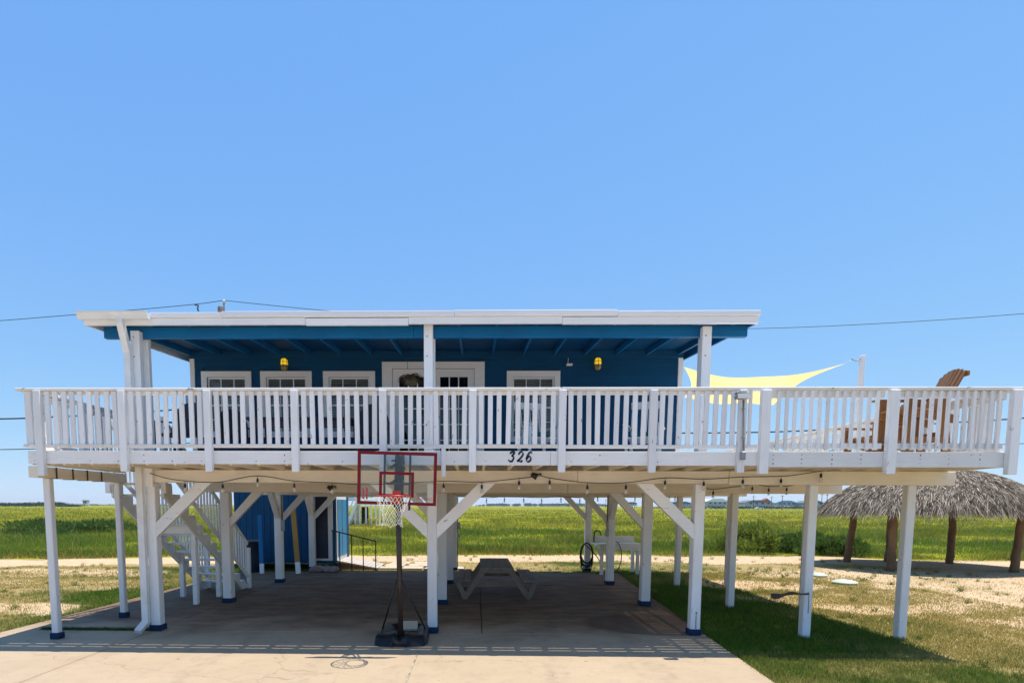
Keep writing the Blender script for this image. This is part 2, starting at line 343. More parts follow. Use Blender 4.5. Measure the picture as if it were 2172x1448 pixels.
def boxm(sx, sy, sz, mat, bev=0.004):
    key = (round(sx, 3), round(sy, 3), round(sz, 3), mat.name, bev)
    if key in _bc: return _bc[key]
    hx, hy, hz = sx / 2, sy / 2, sz / 2
    if bev <= 0 or min(hx, hy, hz) <= bev * 1.2:
        vs = [(x, y, z) for x in (-hx, hx) for y in (-hy, hy) for z in (-hz, hz)]
        fs = [(0, 1, 3, 2), (4, 6, 7, 5), (0, 4, 5, 1), (2, 3, 7, 6), (0, 2, 6, 4), (1, 5, 7, 3)]
        me = mesh('box', vs, fs, mat)
    else:
        b = bev; vs = []; idx = {}
        for sxn in (-1, 1):
            for syn in (-1, 1):
                for szn in (-1, 1):
                    for ax in range(3):
                        p = [sxn * (hx - b), syn * (hy - b), szn * (hz - b)]
                        p[ax] = (sxn * hx, syn * hy, szn * hz)[ax]
                        idx[(sxn, syn, szn, ax)] = len(vs); vs.append(tuple(p))
        fs = []
        I = idx
        for s in (-1, 1):
            fs.append([I[(s, -1, -1, 0)], I[(s, 1, -1, 0)], I[(s, 1, 1, 0)], I[(s, -1, 1, 0)]][::s])
            fs.append([I[(-1, s, -1, 1)], I[(-1, s, 1, 1)], I[(1, s, 1, 1)], I[(1, s, -1, 1)]][::s])
            fs.append([I[(-1, -1, s, 2)], I[(1, -1, s, 2)], I[(1, 1, s, 2)], I[(-1, 1, s, 2)]][::s])
        for a in (-1, 1):
            for c in (-1, 1):
                fs.append([I[(-1, a, c, 1)], I[(1, a, c, 1)], I[(1, a, c, 2)], I[(-1, a, c, 2)]])
                fs.append([I[(a, -1, c, 0)], I[(a, 1, c, 0)], I[(a, 1, c, 2)], I[(a, -1, c, 2)]])
                fs.append([I[(a, c, -1, 0)], I[(a, c, 1, 0)], I[(a, c, 1, 1)], I[(a, c, -1, 1)]])
        for x in (-1, 1):
            for y in (-1, 1):
                for z in (-1, 1): fs.append([I[(x, y, z, k)] for k in range(3)])
        me = mesh('box', vs, fs, mat)
        # consistent outward normals
        for p in me.polygons:
            if Vector(p.normal).dot(Vector(p.center)) < 0: p.flip()
        me.update()
    _bc[key] = me
    return me
def box(name, parent, x0, x1, y0, y1, z0, z1, mat, bev=0.004, label=None):
    """axis-aligned piece; local X runs along the longest side so the grain follows it"""
    s = Vector((x1 - x0, y1 - y0, z1 - z0)); c = Vector(((x0 + x1) / 2, (y0 + y1) / 2, (z0 + z1) / 2))
    k = max(range(3), key=lambda i: s[i])
    if k == 0: return add(name, boxm(s.x, s.y, s.z, mat, bev), parent, c, label=label)
    if k == 1: return add(name, boxm(s.y, s.x, s.z, mat, bev), parent, c, Matrix.Rotation(math.pi / 2, 3, 'Z'), label=label)
    return add(name, boxm(s.z, s.y, s.x, mat, bev), parent, c, Matrix.Rotation(-math.pi / 2, 3, 'Y'), label=label)
def bar(name, parent, p, q, w, h, mat, up=(0, 0, 1), bev=0.004, label=None):
    """timber from p to q, w wide (sideways), h deep (towards up)"""
    p, q = Vector(p), Vector(q); d = q - p; L = d.length; x = d / L
    u = Vector(up); y = u.cross(x)
    if y.length < 1e-4: y = Vector((0, 1, 0)).cross(x)
    y.normalize(); z = x.cross(y)
    R = Matrix((x, y, z)).transposed()
    return add(name, boxm(L, w, h, mat, bev), parent, (p + q) / 2, R, label=label)
def tube_geo(pts, r, seg=8, closed=False, caps=True):
    pts = [Vector(p) for p in pts]; n = len(pts)
    rs = r if isinstance(r, (list, tuple)) else [r] * n
    vs, fs = [], []
    prev = None
    for i, p in enumerate(pts):
        a = pts[i - 1] if (i > 0 or closed) else p; b = pts[(i + 1) % n] if (i < n - 1 or closed) else p
        t = (b - a); t = t.normalized() if t.length > 1e-9 else Vector((0, 0, 1))
        if prev is None:
            u = t.orthogonal().normalized()
        else:
            u = (prev - t * prev.dot(t)); u = u.normalized() if u.length > 1e-6 else t.orthogonal().normalized()
        prev = u; w = t.cross(u)
        for k in range(seg):
            an = 2 * math.pi * k / seg
            vs.append(p + (u * math.cos(an) + w * math.sin(an)) * rs[i])
    m = n if closed else n - 1
    for i in range(m):
        j = (i + 1) % n
        for k in range(seg):
            l = (k + 1) % seg
            fs.append((i * seg + k, i * seg + l, j * seg + l, j * seg + k))
    if caps and not closed:
        fs.append(tuple(range(seg))[::-1]); fs.append(tuple((n - 1) * seg + k for k in range(seg)))
    return vs, fs
def tube(name, parent, pts, r, mat, seg=8, closed=False, label=None, caps=True):
    vs, fs = tube_geo(pts, r, seg, closed, caps)
    off = OFF.get(parent.name, Vector((0, 0, 0))) if parent else Vector((0, 0, 0))
    c = Vector(pts[0])
    me = mesh(name, [v - c for v in vs], fs, mat, True)
    return add(name, me, parent, c, label=label)
def merge(parts):
    V, Fc = [], []
    for vs, fs in parts:
        k = len(V); V += list(vs); Fc += [tuple(i + k for i in f) for f in fs]
    return V, Fc
def lathe_geo(prof, seg=20, c=(0, 0, 0)):
    vs, fs = [], []
    for r, z in prof:
        for k in range(seg):
            a = 2 * math.pi * k / seg; vs.append((c[0] + r * math.cos(a), c[1] + r * math.sin(a), c[2] + z))
    for i in range(len(prof) - 1):
        for k in range(seg):
            l = (k + 1) % seg; fs.append((i * seg + k, i * seg + l, (i + 1) * seg + l, (i + 1) * seg + k))
    fs.append(tuple(range(seg))[::-1]); fs.append(tuple((len(prof) - 1) * seg + k for k in range(seg)))
    return vs, fs
def box_geo(x0, x1, y0, y1, z0, z1):
    vs = [(x, y, z) for x in (x0, x1) for y in (y0, y1) for z in (z0, z1)]
    return vs, [(0, 1, 3, 2), (4, 6, 7, 5), (0, 4, 5, 1), (2, 3, 7, 6), (0, 2, 6, 4), (1, 5, 7, 3)]
def prism_geo(poly, d0, d1, axis='y'):
    """extrude polygon (a,b) between d0,d1 along axis"""
    n = len(poly); f = {'y': lambda a, b, d: (a, d, b), 'x': lambda a, b, d: (d, a, b), 'z': lambda a, b, d: (a, b, d)}[axis]
    vs = [f(a, b, d0) for a, b in poly] + [f(a, b, d1) for a, b in poly]
    fs = [tuple(range(n))[::-1], tuple(range(n, 2 * n))] + [(i, (i + 1) % n, n + (i + 1) % n, n + i) for i in range(n)]
    return vs, fs
def fixn(me):
    import bmesh
    bm = bmesh.new(); bm.from_mesh(me); bmesh.ops.recalc_face_normals(bm, faces=bm.faces); bm.to_mesh(me); bm.free(); return me

# ================================================================== GROUND
def fbm(x, y, seed=0, oct=4, s=1.0):
    """cheap value noise"""
    out = np.zeros_like(x, dtype=float); amp = 0.5; f = s
    for o in range(oct):
        xi = np.floor(x * f).astype(np.int64); yi = np.floor(y * f).astype(np.int64)
        xf = x * f - xi; yf = y * f - yi
        u = xf * xf * (3 - 2 * xf); w = yf * yf * (3 - 2 * yf)
        def h(a, b):
            n = (a * 374761393 + b * 668265263 + (seed + o) * 1442695041) & 0x7fffffff
            n = ((n ^ (n >> 13)) * 1274126177) & 0x7fffffff
            return ((n ^ (n >> 16)) & 0xffff) / 65535.0
        out += amp * ((h(xi, yi) * (1 - u) + h(xi + 1, yi) * u) * (1 - w) + (h(xi, yi + 1) * (1 - u) + h(xi + 1, yi + 1) * u) * w)
        amp *= 0.5; f *= 2.03
    return out
def sstep(a, b, x):
    t = np.clip((x - a) / (b - a), 0, 1); return t * t * (3 - 2 * t)
def edge_y(x):
    """near edge of the marsh"""
    return np.interp(x, [-60, -18, -8, 2, 14, 18, 30, 60], [19.5, 21.6, 23.6, 24.6, 24.6, 23.2, 23.0, 24])
def zone_sand(x, y):
    n = fbm(x, y, 3, 4, 0.45); n2 = fbm(x, y, 9, 4, 1.3)
    tc = edge_y(x) - np.interp(x, [-30, -8, 2, 14, 30], [2.4, 1.6, 1.5, 1.9, 2.2]); hw = np.interp(x, [-30, -10, 0, 14, 30], [2.2, 1.5, 1.5, 1.6, 2.0])
    s = (1 - sstep(hw * 0.6, hw * 1.35, np.abs(y - tc + (n - 0.5) * 2.2 + (n2 - .5) * 1.0))) * (.75 + .5 * (n2 - .1))
    # open sandy yard on the right
    d = sstep(7.0, 12.5, x + (n - 0.5) * 7 - np.clip(15.5 - y, -4, 6) * 0.25) * sstep(7.0, 11.5, y + (n - .5) * 4) * (1 - sstep(19, 22, y))
    s = np.maximum(s, d * (0.42 + 0.75 * (n2 - 0.2)))
    # bare patches by the posts and on the left
    for (cx, cy, rx, ry, a) in ((7.6, 15.6, 1.6, 0.9, .8), (6.9, 13.2, 1.2, .7, .6), (-13.0, 11.2, 4.0, 0.8, .75), (-12.5, 15.2, 3.0, .6, .5), (9.6, 12.0, 2.0, .7, .7), (12.5, 10.5, 3.0, .8, .8), (-15.5, 17.3, 6, 1.0, .62), (11, 17.9, 2.5, .8, .8), (-9.5, 14.2, .9, .35, .5)):
        q = ((x - cx) / rx) ** 2 + ((y - cy) / ry) ** 2 + (n2 - 0.5) * 3.2 + (n - .5) * 1.5
        s = np.maximum(s, a * (1 - sstep(0.2, 1.9, q)))
    s = np.maximum(s, (1 - sstep(1.5, 4.5, y + (n - .5) * 3)) * .95)      # unseen bright sand in front, added to bounce light onto the house
    return np.clip(s, 0, 1)
def slab_left(y): return np.interp(y, [3, 9.03, 15.43, 19], [-8.0, -7.81, -7.56, -7.45])
def slab_right(y): return np.interp(y, [3, 6.7, 17.8, 19], [3.3, 3.58, 4.43, 4.5])
SLAB_BACK = 17.75
xs = np.concatenate([-np.geomspace(2500, 32, 50), np.arange(-31.5, 31.5, 0.3), np.geomspace(32, 2500, 50)])
ys = np.concatenate([-np.geomspace(50, 4, 8), np.arange(-3.6, 32, 0.25), np.geomspace(32.3, 2150, 95)])
GX, GY = np.meshgrid(xs, ys)
def relief(x, y):
    z = -0.035 + (fbm(x, y, 21, 3, 0.35) - 0.5) * 0.10 * sstep(0, 3, np.maximum(np.abs(x + 2) - 7.5, y - 18.5))
    return z
GZ = relief(GX, GY)
GZ = GZ - 0.12 * sstep(0, 1.5, np.minimum(np.minimum(GX - slab_left(GY), slab_right(GY) - GX), SLAB_BACK - GY) - 0.15)
nx, ny = len(xs), len(ys)
V = np.stack([GX.ravel(), GY.ravel(), GZ.ravel()], 1)
I = np.arange(nx * ny).reshape(ny, nx)
Fq = np.stack([I[:-1, :-1].ravel(), I[:-1, 1:].ravel(), I[1:, 1:].ravel(), I[1:, :-1].ravel()], 1)
def np_mesh(name, V, Fq, mat, col=None, cname='Col', smooth=True):
    me = bpy.data.meshes.new(name); k = Fq.shape[1]
    me.vertices.add(len(V)); me.vertices.foreach_set('co', V.astype(np.float32).ravel())
    me.loops.add(Fq.size); me.loops.foreach_set('vertex_index', Fq.astype(np.int32).ravel())
    me.polygons.add(len(Fq)); me.polygons.foreach_set('loop_start', np.arange(0, Fq.size, k, dtype=np.int32))
    me.polygons.foreach_set('loop_total', np.full(len(Fq), k, np.int32))
    if smooth: me.polygons.foreach_set('use_smooth', np.ones(len(Fq), bool))
    me.update(calc_edges=True)
    if col is not None:
        at_ = me.color_attributes.new(cname, 'FLOAT_COLOR', 'POINT')
        c4 = np.ones((len(V), 4), np.float32); c4[:, :3] = col; at_.data.foreach_set('color', c4.ravel())
    me.materials.append(mat); return me
def dryness_shade(x, y):
    near = np.minimum(np.abs(x - slab_right(y)), np.abs(x - slab_left(y)))
    return np.clip(fbm(x, y, 41, 3, 0.6) * 1.5 - 0.42 + 0.16 * np.clip(near - 0.8, 0, 5) + zone_sand(x, y) * 0.5 - .35 * ((y > 8.2) & (y < 15) & (x > 0) & (x < 6.8)), 0, 1)  # last term: deck's cast shadow put into the lawn colour, greener and darker
zs = zone_sand(GX, GY).ravel()
zm = sstep(-0.5, 0.7, (GY - edge_y(GX) + (fbm(GX, GY, 5, 3, 0.8) - 0.5) * 1.2)).ravel()
gcol = np.stack([zs, zm, dryness_shade(GX, GY).ravel()], 1)
ground = struct(add('ground', np_mesh('ground', V, Fq, M_GROUND, gcol, 'Zone')))

# concrete drive: panels cast between joints
slab = bpy.data.objects.new('concrete_drive', None); COL.objects.link(slab); slab['kind'] = 'structure'; RM[slab.name] = Matrix.Identity(4)
def panel(poly, dz=0.0):
    c = Vector((sum(p[0] for p in poly) / len(poly), sum(p[1] for p in poly) / len(poly), 0))
    # shrink a little for the joint, chamfer the rim
    def ins(d, z):
        o = []
        for p in poly:
            q = Vector((p[0], p[1], 0)) - c; l = q.length
            sx = max(0, 1 - d / max(abs(q.x), .01)); sy = max(0, 1 - d / max(abs(q.y), .01))
            o.append((q.x * sx, q.y * sy, z))
        return o
    n = len(poly)
    vs = ins(0.006, -0.14) + ins(0.006, -0.006) + ins(0.014, 0.0); fs = []
    for r in range(2):
        for i in range(n):
            j = (i + 1) % n; fs.append((r * n + i, r * n + j, (r + 1) * n + j, (r + 1) * n + i))
    fs.append(tuple(range(2 * n, 3 * n)))
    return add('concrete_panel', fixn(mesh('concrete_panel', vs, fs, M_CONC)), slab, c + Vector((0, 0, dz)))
L_, R_ = lambda y: float(slab_left(y)), lambda y: float(slab_right(y))
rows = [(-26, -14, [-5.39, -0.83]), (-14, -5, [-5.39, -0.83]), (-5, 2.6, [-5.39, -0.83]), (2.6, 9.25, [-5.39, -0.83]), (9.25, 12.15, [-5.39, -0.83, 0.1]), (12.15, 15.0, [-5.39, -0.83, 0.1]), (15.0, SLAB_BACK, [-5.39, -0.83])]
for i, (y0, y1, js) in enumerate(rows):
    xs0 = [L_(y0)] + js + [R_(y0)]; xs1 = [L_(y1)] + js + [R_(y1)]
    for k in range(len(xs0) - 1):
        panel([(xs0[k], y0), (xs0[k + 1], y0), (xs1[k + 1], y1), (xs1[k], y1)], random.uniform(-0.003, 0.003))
# cedar filler strip standing in the joint under the hoop
add('joint_strip', boxm(5.6, 0.018, 0.05, M_JOINT, 0.002), slab, (-0.83, 6.4, -0.022), Matrix.Rotation(math.pi / 2, 3, 'Z'))

# ================================================================== GRASS
def blades(px, py, pz, h, w, lean, col_lo, col_hi, mix, tipmul=1.25):
    n = len(px); a = rng.uniform(0, 2 * np.pi, n); la = rng.uniform(0, 2 * np.pi, n)
    dx, dy = np.cos(a) * w / 2, np.sin(a) * w / 2
    lx, ly = np.cos(la) * lean * h, np.sin(la) * lean * h
    V = np.empty((n, 5, 3))
    V[:, 0] = np.stack([px - dx, py - dy, pz - 0.01], 1); V[:, 1] = np.stack([px + dx, py + dy, pz - 0.01], 1)
    V[:, 2] = np.stack([px + dx * .7 + lx * .35, py + dy * .7 + ly * .35, pz + h * .6], 1)
    V[:, 3] = np.stack([px - dx * .7 + lx * .35, py - dy * .7 + ly * .35, pz + h * .6], 1)
    V[:, 4] = np.stack([px + lx, py + ly, pz + h], 1)
    base = np.arange(n)[:, None] * 5
    T = np.concatenate([base + np.array([[0, 1, 2]]), base + np.array([[0, 2, 3]]), base + np.array([[3, 2, 4]])], 0)
    c = col_lo[None] * (1 - mix[:, None]) + col_hi[None] * mix[:, None] if col_lo.ndim == 1 else col_lo
    c = c * rng.uniform(0.75, 1.25, (n, 1))
    C = np.repeat(c[:, None, :], 5, 1)
    return V.reshape(-1, 3), T, C.reshape(-1, 3)
def on_slab(x, y, m=0.0): return (x > slab_left(y) + m) & (x < slab_right(y) - m) & (y < SLAB_BACK - m)
def lawn(n, x0, x1, y0, y1):
    x = rng.uniform(x0, x1, n); y = rng.uniform(y0, y1, n)
    keep = rng.uniform(0, 1, n) < np.clip(9.0 / y, 0.25, 1) ** 1.2
    s = zone_sand(x, y); cl = fbm(x, y, 31, 3, 1.6)
    keep &= rng.uniform(0, 1, n) < np.clip((1.12 - 1.05 * s) * np.clip((cl - 0.10) * 3.0, 0.15, 1), 0.0, 1)
    keep &= ~on_slab(x, y, 0.045 * rng.uniform(0, 1, n) ** 2) & (y < edge_y(x) - 0.2)
    x, y = x[keep], y[keep]
    near = np.minimum(np.abs(x - slab_right(y)), np.abs(x - slab_left(y)))
    dry = dryness_shade(x, y)  # dryness, lowered where the deck's cast shadow is put into the lawn colour
    green = np.array([0.080, 0.165, 0.016]); straw = np.array([0.44, 0.34, 0.11])
    h = rng.uniform(0.03, 0.085, len(x)) * (1 + 0.5 * (near < 0.35)) * (1 - .35 * dry)
    w = np.interp(y, [6, 18], [0.006, 0.012]) * rng.uniform(.7, 1.4, len(x))
    return blades(x, y, relief(x, y), h, w, rng.uniform(0.2, 1.0, len(x)), green, straw, np.clip(dry + rng.normal(0, .12, len(x)), 0, 1))
def join_blades(lst):
    V, T, C, k = [], [], [], 0
    for v, t, c in lst: V.append(v); T.append(t + k); C.append(c); k += len(v)
    return np.concatenate(V), np.concatenate(T), np.concatenate(C)
g1 = lawn(300000, 3.1, 11.5, 6.2, 18.5); g2 = lawn(170000, -16.5, -7.2, 8.0, 19); g3 = lawn(45000, -4.6, 12, 17.7, 24.5); g4 = lawn(60000, 11, 19, 8.5, 23)
def tufts(n, x0, x1, y0, y1):
    cx = rng.uniform(x0, x1, n); cy = rng.uniform(y0, y1, n); k = ~on_slab(cx, cy, -.05) & (cy < edge_y(cx)); cx, cy = cx[k], cy[k]; m = 34
    x = np.repeat(cx, m) + rng.normal(0, .035, len(cx) * m); y = np.repeat(cy, m) + rng.normal(0, .035, len(cx) * m); sz = np.repeat(rng.uniform(.5, 1.3, len(cx)), m)
    return blades(x, y, relief(x, y), rng.uniform(.05, .15, len(x)) * sz, np.full(len(x), .008), rng.uniform(.3, 1.2, len(x)), np.array([.07, .15, .018]), np.array([.34, .27, .09]), np.repeat(rng.uniform(0, 1, len(cx)), m))
t1 = tufts(260, 3.6, 16, 6.3, 20); t2 = tufts(130, -16, -7.8, 8.2, 20); t3 = tufts(90, -4, 14, 18, 24)
V, T, C = join_blades([g1, g2, g3, g4, t1, t2, t3])
lg = add('lawn_grass', np_mesh('lawn_grass', V, T, M_BLADE, C)); lg['kind'] = 'stuff'; lg['label'] = 'patchy mown lawn grass on both sides of the concrete drive'; lg['category'] = 'grass'
def marsh(n, ymin, ymax, hscale, wscale, p):
    u = rng.uniform(0, 1, n); y = (ymin ** -p + u * (ymax ** -p - ymin ** -p)) ** (-1 / p)
    x = rng.uniform(-1.02, 1.05, n) * (y + 3) + 0.02 * y
    e = edge_y(x) + (fbm(x, y, 5, 3, 0.8) - 0.5) * 1.4
    keep = y > e
    x, y, e = x[keep], y[keep], e[keep]
    clump = fbm(x, y, 61, 4, 0.35); band = fbm(x * 0.12, y * 0.35, 77, 3, 1.0); big = fbm(x * .3, y * .6, 83, 3, 0.3)
    # a thin strip of bare sand out in the marsh, and gaps between clumps
    k2 = rng.uniform(0, 1, len(x)) < np.clip((clump - 0.2) * 3.2, 0.12, 1)
    x, y, e, clump, band, big = x[k2], y[k2], e[k2], clump[k2], band[k2], big[k2]
    h = (0.10 + 0.95 * clump ** 2.2) * rng.uniform(0.4, 1.15, len(x)) * hscale * np.clip((y - e) / 2.5 + 0.3, 0.3, 1)
    green = np.array([0.125, 0.195, 0.022]); dark = np.array([0.070, 0.120, 0.024]); yel = np.array([0.32, 0.295, 0.026]); straw = np.array([0.34, 0.26, 0.06])
    f = np.clip(sstep(30, 60, y + (big - .5) * 45) * 0.8 + (band - 0.42) * 2.2, 0, 1)[:, None]
    c = green * (1 - f) + yel * f
    d = np.clip((clump - 0.48) * 4 + (fbm(x, y, 15, 3, .9) - .5) * 1.2, 0, 1)[:, None]; c = c * (1 - .6 * d) + dark * .6 * d
    brn = np.clip((fbm(x * .10, y * .5, 91, 3, .8) - .56) * 6, 0, 1)[:, None]; c = c * (1 - .6 * brn) + np.array([.15, .12, .045]) * .6 * brn
    st = (rng.uniform(0, 1, len(x)) < np.clip(0.55 - (y - e) * 0.25, 0.06, 0.55))[:, None]; c = np.where(st, straw, c)
    w = wscale * np.clip(y / 26, 1, 10) * rng.uniform(.6, 1.4, len(x))
    return blades(x, y, np.full(len(x), -0.05), h, w, rng.uniform(0.3, 1.3, len(x)), c, None, None)
m1 = marsh(240000, 21, 48, 1.0, 0.017, 1.2); m2 = marsh(170000, 42, 320, 0.95, 0.024, 0.8)
n = 9000; y = rng.uniform(22, 70, n); x = rng.uniform(-1, 1.05, n) * (y + 3); k = (y > edge_y(x) + .6) & (fbm(x, y, 19, 3, .4) > .47); x, y = x[k], y[k]
m3 = blades(x, y, np.full(len(x), 0.0), rng.uniform(.45, 1.0, len(x)), np.interp(y, [22, 70], [.012, .035]), rng.uniform(.05, .5, len(x)), np.array([.36, .30, .13]), np.array([.17, .20, .05]), rng.uniform(0, 1, len(x)))
V, T, C = join_blades([m1, m2, m3])
mg = add('marsh_grass', np_mesh('marsh_grass', V, T, M_BLADE, C)); mg['kind'] = 'stuff'; mg['label'] = 'tall green and yellow marsh grass filling the flat field behind the track'; mg['category'] = 'marsh grass'

# ================================================================== DECK (with its posts and beams)
ZF = 2.868          # top of deck boards
YF = 8.17           # outer face of the deck's front
XL, XR = -6.47, 7.44
CX = {'A': -5.33, 'B': -0.72, 'C': 3.58, 'D': 5.38, 'E': 6.92}
RY = [9.30, 12.05, 15.25, 18.35]
deck = thing('raised_deck', 'raised white timber deck on posts with railing, carrying the house', 'deck', (0.5, 10.5, 0))
def zgap(): return random.uniform(-0.002, 0.002)
# deck boards run along the front, with open gaps
GAP = 0.012; BW = 0.138
y = YF + 0.045; r = 0; PITCH_B = 0.152
while y + BW < 11.58:
    cuts = [XL + 0.01] + [[-2.75, 1.3], [-4.4, -0.3], [-1.5]][r % 3] + [3.3, XR - 0.03]
    for a, b in zip(cuts[:-1], cuts[1:]):
        if y > 10.3 and a < -5.7: a = -5.75
        gp = 0.015 if r in (0, 1) else (0.012 if a > 3.2 else 0.002)
        box('deck_board', deck, a + 0.003, b - 0.003, y, y + PITCH_B - gp - abs(zgap()), 2.842, ZF, M_WHITE2, 0.003)
    y += PITCH_B; r += 1
while y + BW < 18.45:
    box('deck_board', deck, 4.038, XR - 0.04, y, y + PITCH_B - 0.008, 2.842, ZF, M_WHITE2, 0.003); y += PITCH_B
# joists
x = XL + 0.08
while x < XR - 0.05:
    yb = 10.28 if x < -5.8 else 18.44
    box('joist', deck, x - 0.019, x + 0.019, YF + 0.045, yb, 2.66, 2.838, M_BOUNCEWARM, 0.003); x += 0.406
# fascia (rim) boards along the front, in lengths
fx = [XL - 0.01, -2.58, 1.05, 3.98, XR + 0.0]
for i, (a, b) in enumerate(zip(fx[:-1], fx[1:])):
    box('fascia_board', deck, a, b - 0.004, YF, YF + 0.04, 2.668 - 0.018 * (i == 3) + 0.008 * (i == 0), 2.862, M_WHITE, 0.004)
box('fascia_board', deck, XR - 0.038, XR, YF + 0.044, 18.5, 2.655, 2.862, M_WHITE)
box('fascia_board', deck, XL, XL + 0.038, YF + 0.044, 10.30, 2.665, 2.862, M_WHITE)
box('fascia_board', deck, 4.1, XR - 0.04, 18.46, 18.498, 2.655, 2.862, M_WHITE)
g = []
for k in range(34):
    xx = XL + .08 + k * .406 + random.uniform(-.02, .02)
    for zz in ((2.70, 2.76, 2.82) if xx > 3.9 else (2.72, 2.81)):
        if random.random() < (.95 if xx > 3.9 else .45): r_ = random.uniform(.004, .0075); g.append(box_geo(xx - r_, xx + r_, YF - .0022, YF + .002, zz + random.uniform(-.01, .01) - r_, zz + r_))
V_, F_ = merge(g); nl = add('nail_heads', mesh('nail_heads', V_, F_, M_RUST), deck); nl['kind'] = 'stuff'
# girders under the joists
box('beam', deck, -5.49, 1.62, 9.235, 9.375, 2.455, 2.657, M_BOUNCEWARM, 0.006)
box('beam', deck, 1.625, 4.02, 9.235, 9.375, 2.455, 2.657, M_BOUNCEWARM, 0.006)
box('beam', deck, 4.025, 7.57, 9.225, 9.365, 2.44, 2.657, M_BOUNCEWARM, 0.006)
for yy, xr in ((RY[1], 7.55), (RY[2], 7.1), (RY[3], 7.2)):
    box('beam', deck, -5.75, 1.9, yy - 0.07, yy + 0.07, 2.36, 2.657, M_BOUNCEWARM, 0.006)
    box('beam', deck, 1.905, xr, yy - 0.07, yy + 0.07, 2.36, 2.657, M_BOUNCEWARM, 0.006)
lb = box('beam', deck, -6.64, -6.50, 8.36, 10.52, 2.49, 2.657, M_BOUNCEWARM, 0.006)
for yy in (8.72, 9.08, 9.42, 9.78):   # rusty straps round the side girder
    s = add('strap', fixn(mesh('strap', *merge([box_geo(-6.647, -6.493, yy, yy + 0.03, 2.483, 2.49), box_geo(-6.493, -6.489, yy, yy + .03, 2.483, 2.66), box_geo(-6.651, -6.647, yy, yy + .03, 2.483, 2.66)]), M_RUST)), lb)
    s.matrix_parent_inverse = RM[lb.name].inverted(); s.matrix_basis = Matrix.Translation(-OFF[deck.name])
# posts with blue feet
def post(x, y, top, w=0.17, foot=True, z0=0.0, blk=False):
    p = box('post', deck, x - w / 2, x + w / 2, y - w / 2, y + w / 2, z0, top, M_WHITE, 0.012)
    if foot:
        f = w / 2 + 0.022
        q = add('footing', boxm(2 * f, 2 * f, 0.1, M_BLUEF, 0.012), p, (x, y, 0.05 + 0.001), label='dark blue painted post foot')
    return p
for col, x in CX.items():
    for i, yy in enumerate(RY):
        if col in 'DE':
            x2 = 6.72 if (i == 2 and col == 'E') else x
            post(x2, yy, 2.44 if i == 0 else 2.357, 0.135, False, -0.15)
        else:
            post(x, yy, 2.452 if i == 0 else 2.357, 0.158 if i == 0 else 0.19)
post(-6.56, 8.64, 2.487, 0.105); post(-6.56, 10.34, 2.487, 0.10)
# cheek that carries the first post up past the girder
box('post_cheek', deck, -5.408, -5.252, 9.175, 9.232, 2.38, 2.80, M_WHITE, 0.006)
# knee braces
def brace(x, y, dx, ztop, zlo, zhi, r0, r1, y0, y1, hw=0.078):
    """knee brace in the plane of the girder: plumb cut on the post, level cut under the girder"""
    g = prism_geo([(x + dx * hw, zlo), (x + dx * hw, zhi), (x + dx * r0, ztop), (x + dx * r1, ztop)], y0, y1, 'y')
    geo_part('brace', deck, g, M_WHITE)
def ybrace(x, y, ztop, w=.13):
    g = prism_geo([(y - .09, ztop - .92), (y - .09, ztop - .66), (y - .62, ztop - .001), (y - .84, ztop - .001)], x - w / 2, x + w / 2, 'x')
    geo_part('brace', deck, g, M_WHITE)
def geo_part(name, parent, geos, mat, smooth=False, label=None):
    V_, F_ = merge(geos) if isinstance(geos, list) else geos
    c = sum((Vector(v) for v in V_), Vector()) / len(V_)
    return add(name, fixn(mesh(name, [Vector(v) - c for v in V_], F_, mat, smooth)), parent, c, label=label)
for c_, s_ in (('A', 1), ('B', 1), ('B', -1), ('C', -1)):
    brace(CX[c_], 9.3, s_, 2.454, 1.56, 1.80, .76, 1.02, 9.222, 9.31)
for i in (1, 2, 3):
    for c in 'ABC':
        for s_ in (-1, 1):
            if (c == 'A' and s_ < 0) or (c == 'C' and s_ > 0): continue
            brace(CX[c], RY[i], s_, 2.359, 1.62, 1.82, .58, .80, RY[i] - .05, RY[i] + .05, .09)
    if i >= 2:
        for c in 'ABC': ybrace(CX[c], RY[i], 2.64)
# railing ---------------------------------------------------------------
ZB, ZT = 2.955, 3.70
caps = [XL - 0.10, -2.62, 1.18, 3.95, XR + 0.05]
for i, (a, b) in enumerate(zip(caps[:-1], caps[1:])):
    box('rail_cap', deck, a, b - 0.003, YF - 0.055, YF + 0.10, ZT, ZT + 0.036 + 0.002 * i, M_WHITE2, 0.006)
posts1 = [-6.25, -5.04, -3.815, -2.575, -1.325, -0.06, 1.195, 2.457, 3.685]
for i, x in enumerate(posts1):
    zl = 2.50 if i == 0 else 2.565
    box('rail_post', deck, x - 0.05, x + 0.05, YF - 0.074, YF - 0.002, zl, ZT - 0.001, M_WHITE, 0.005)
box('rail_post', deck, -0.50, -0.44, YF - 0.07, YF - 0.003, 2.50, 2.90, M_WHITE, 0.005)
for a, b in zip(posts1[:-1], posts1[1:]):
    dz = random.uniform(-.006, .006)
    box('bottom_rail', deck, a + 0.052, b - 0.052, YF - 0.045, YF + 0.045, ZB - 0.045 + dz, ZB + dz, M_WHITE2, 0.005)
    box('top_rail', deck, a + 0.052, b - 0.052, YF + 0.0, YF + 0.038, ZT - 0.052, ZT - 0.002, M_WHITE2, 0.004)
    n = 9
    for k in range(n):
        xx = a + (b - a) * (k + 1) / (n + 1) + random.uniform(-.008, .008)
        sk = random.uniform(-.011, .011)
        bar('baluster', deck, (xx, YF - 0.021, ZB + dz - 0.003), (xx + sk, YF - 0.021, ZT - 0.004), 0.030, 0.067, M_WHITE, (1, 0, 0), 0.004)
box('bottom_rail', deck, 3.737, 3.91, YF - 0.045, YF + 0.045, ZB - 0.045, ZB, M_WHITE2, 0.005)
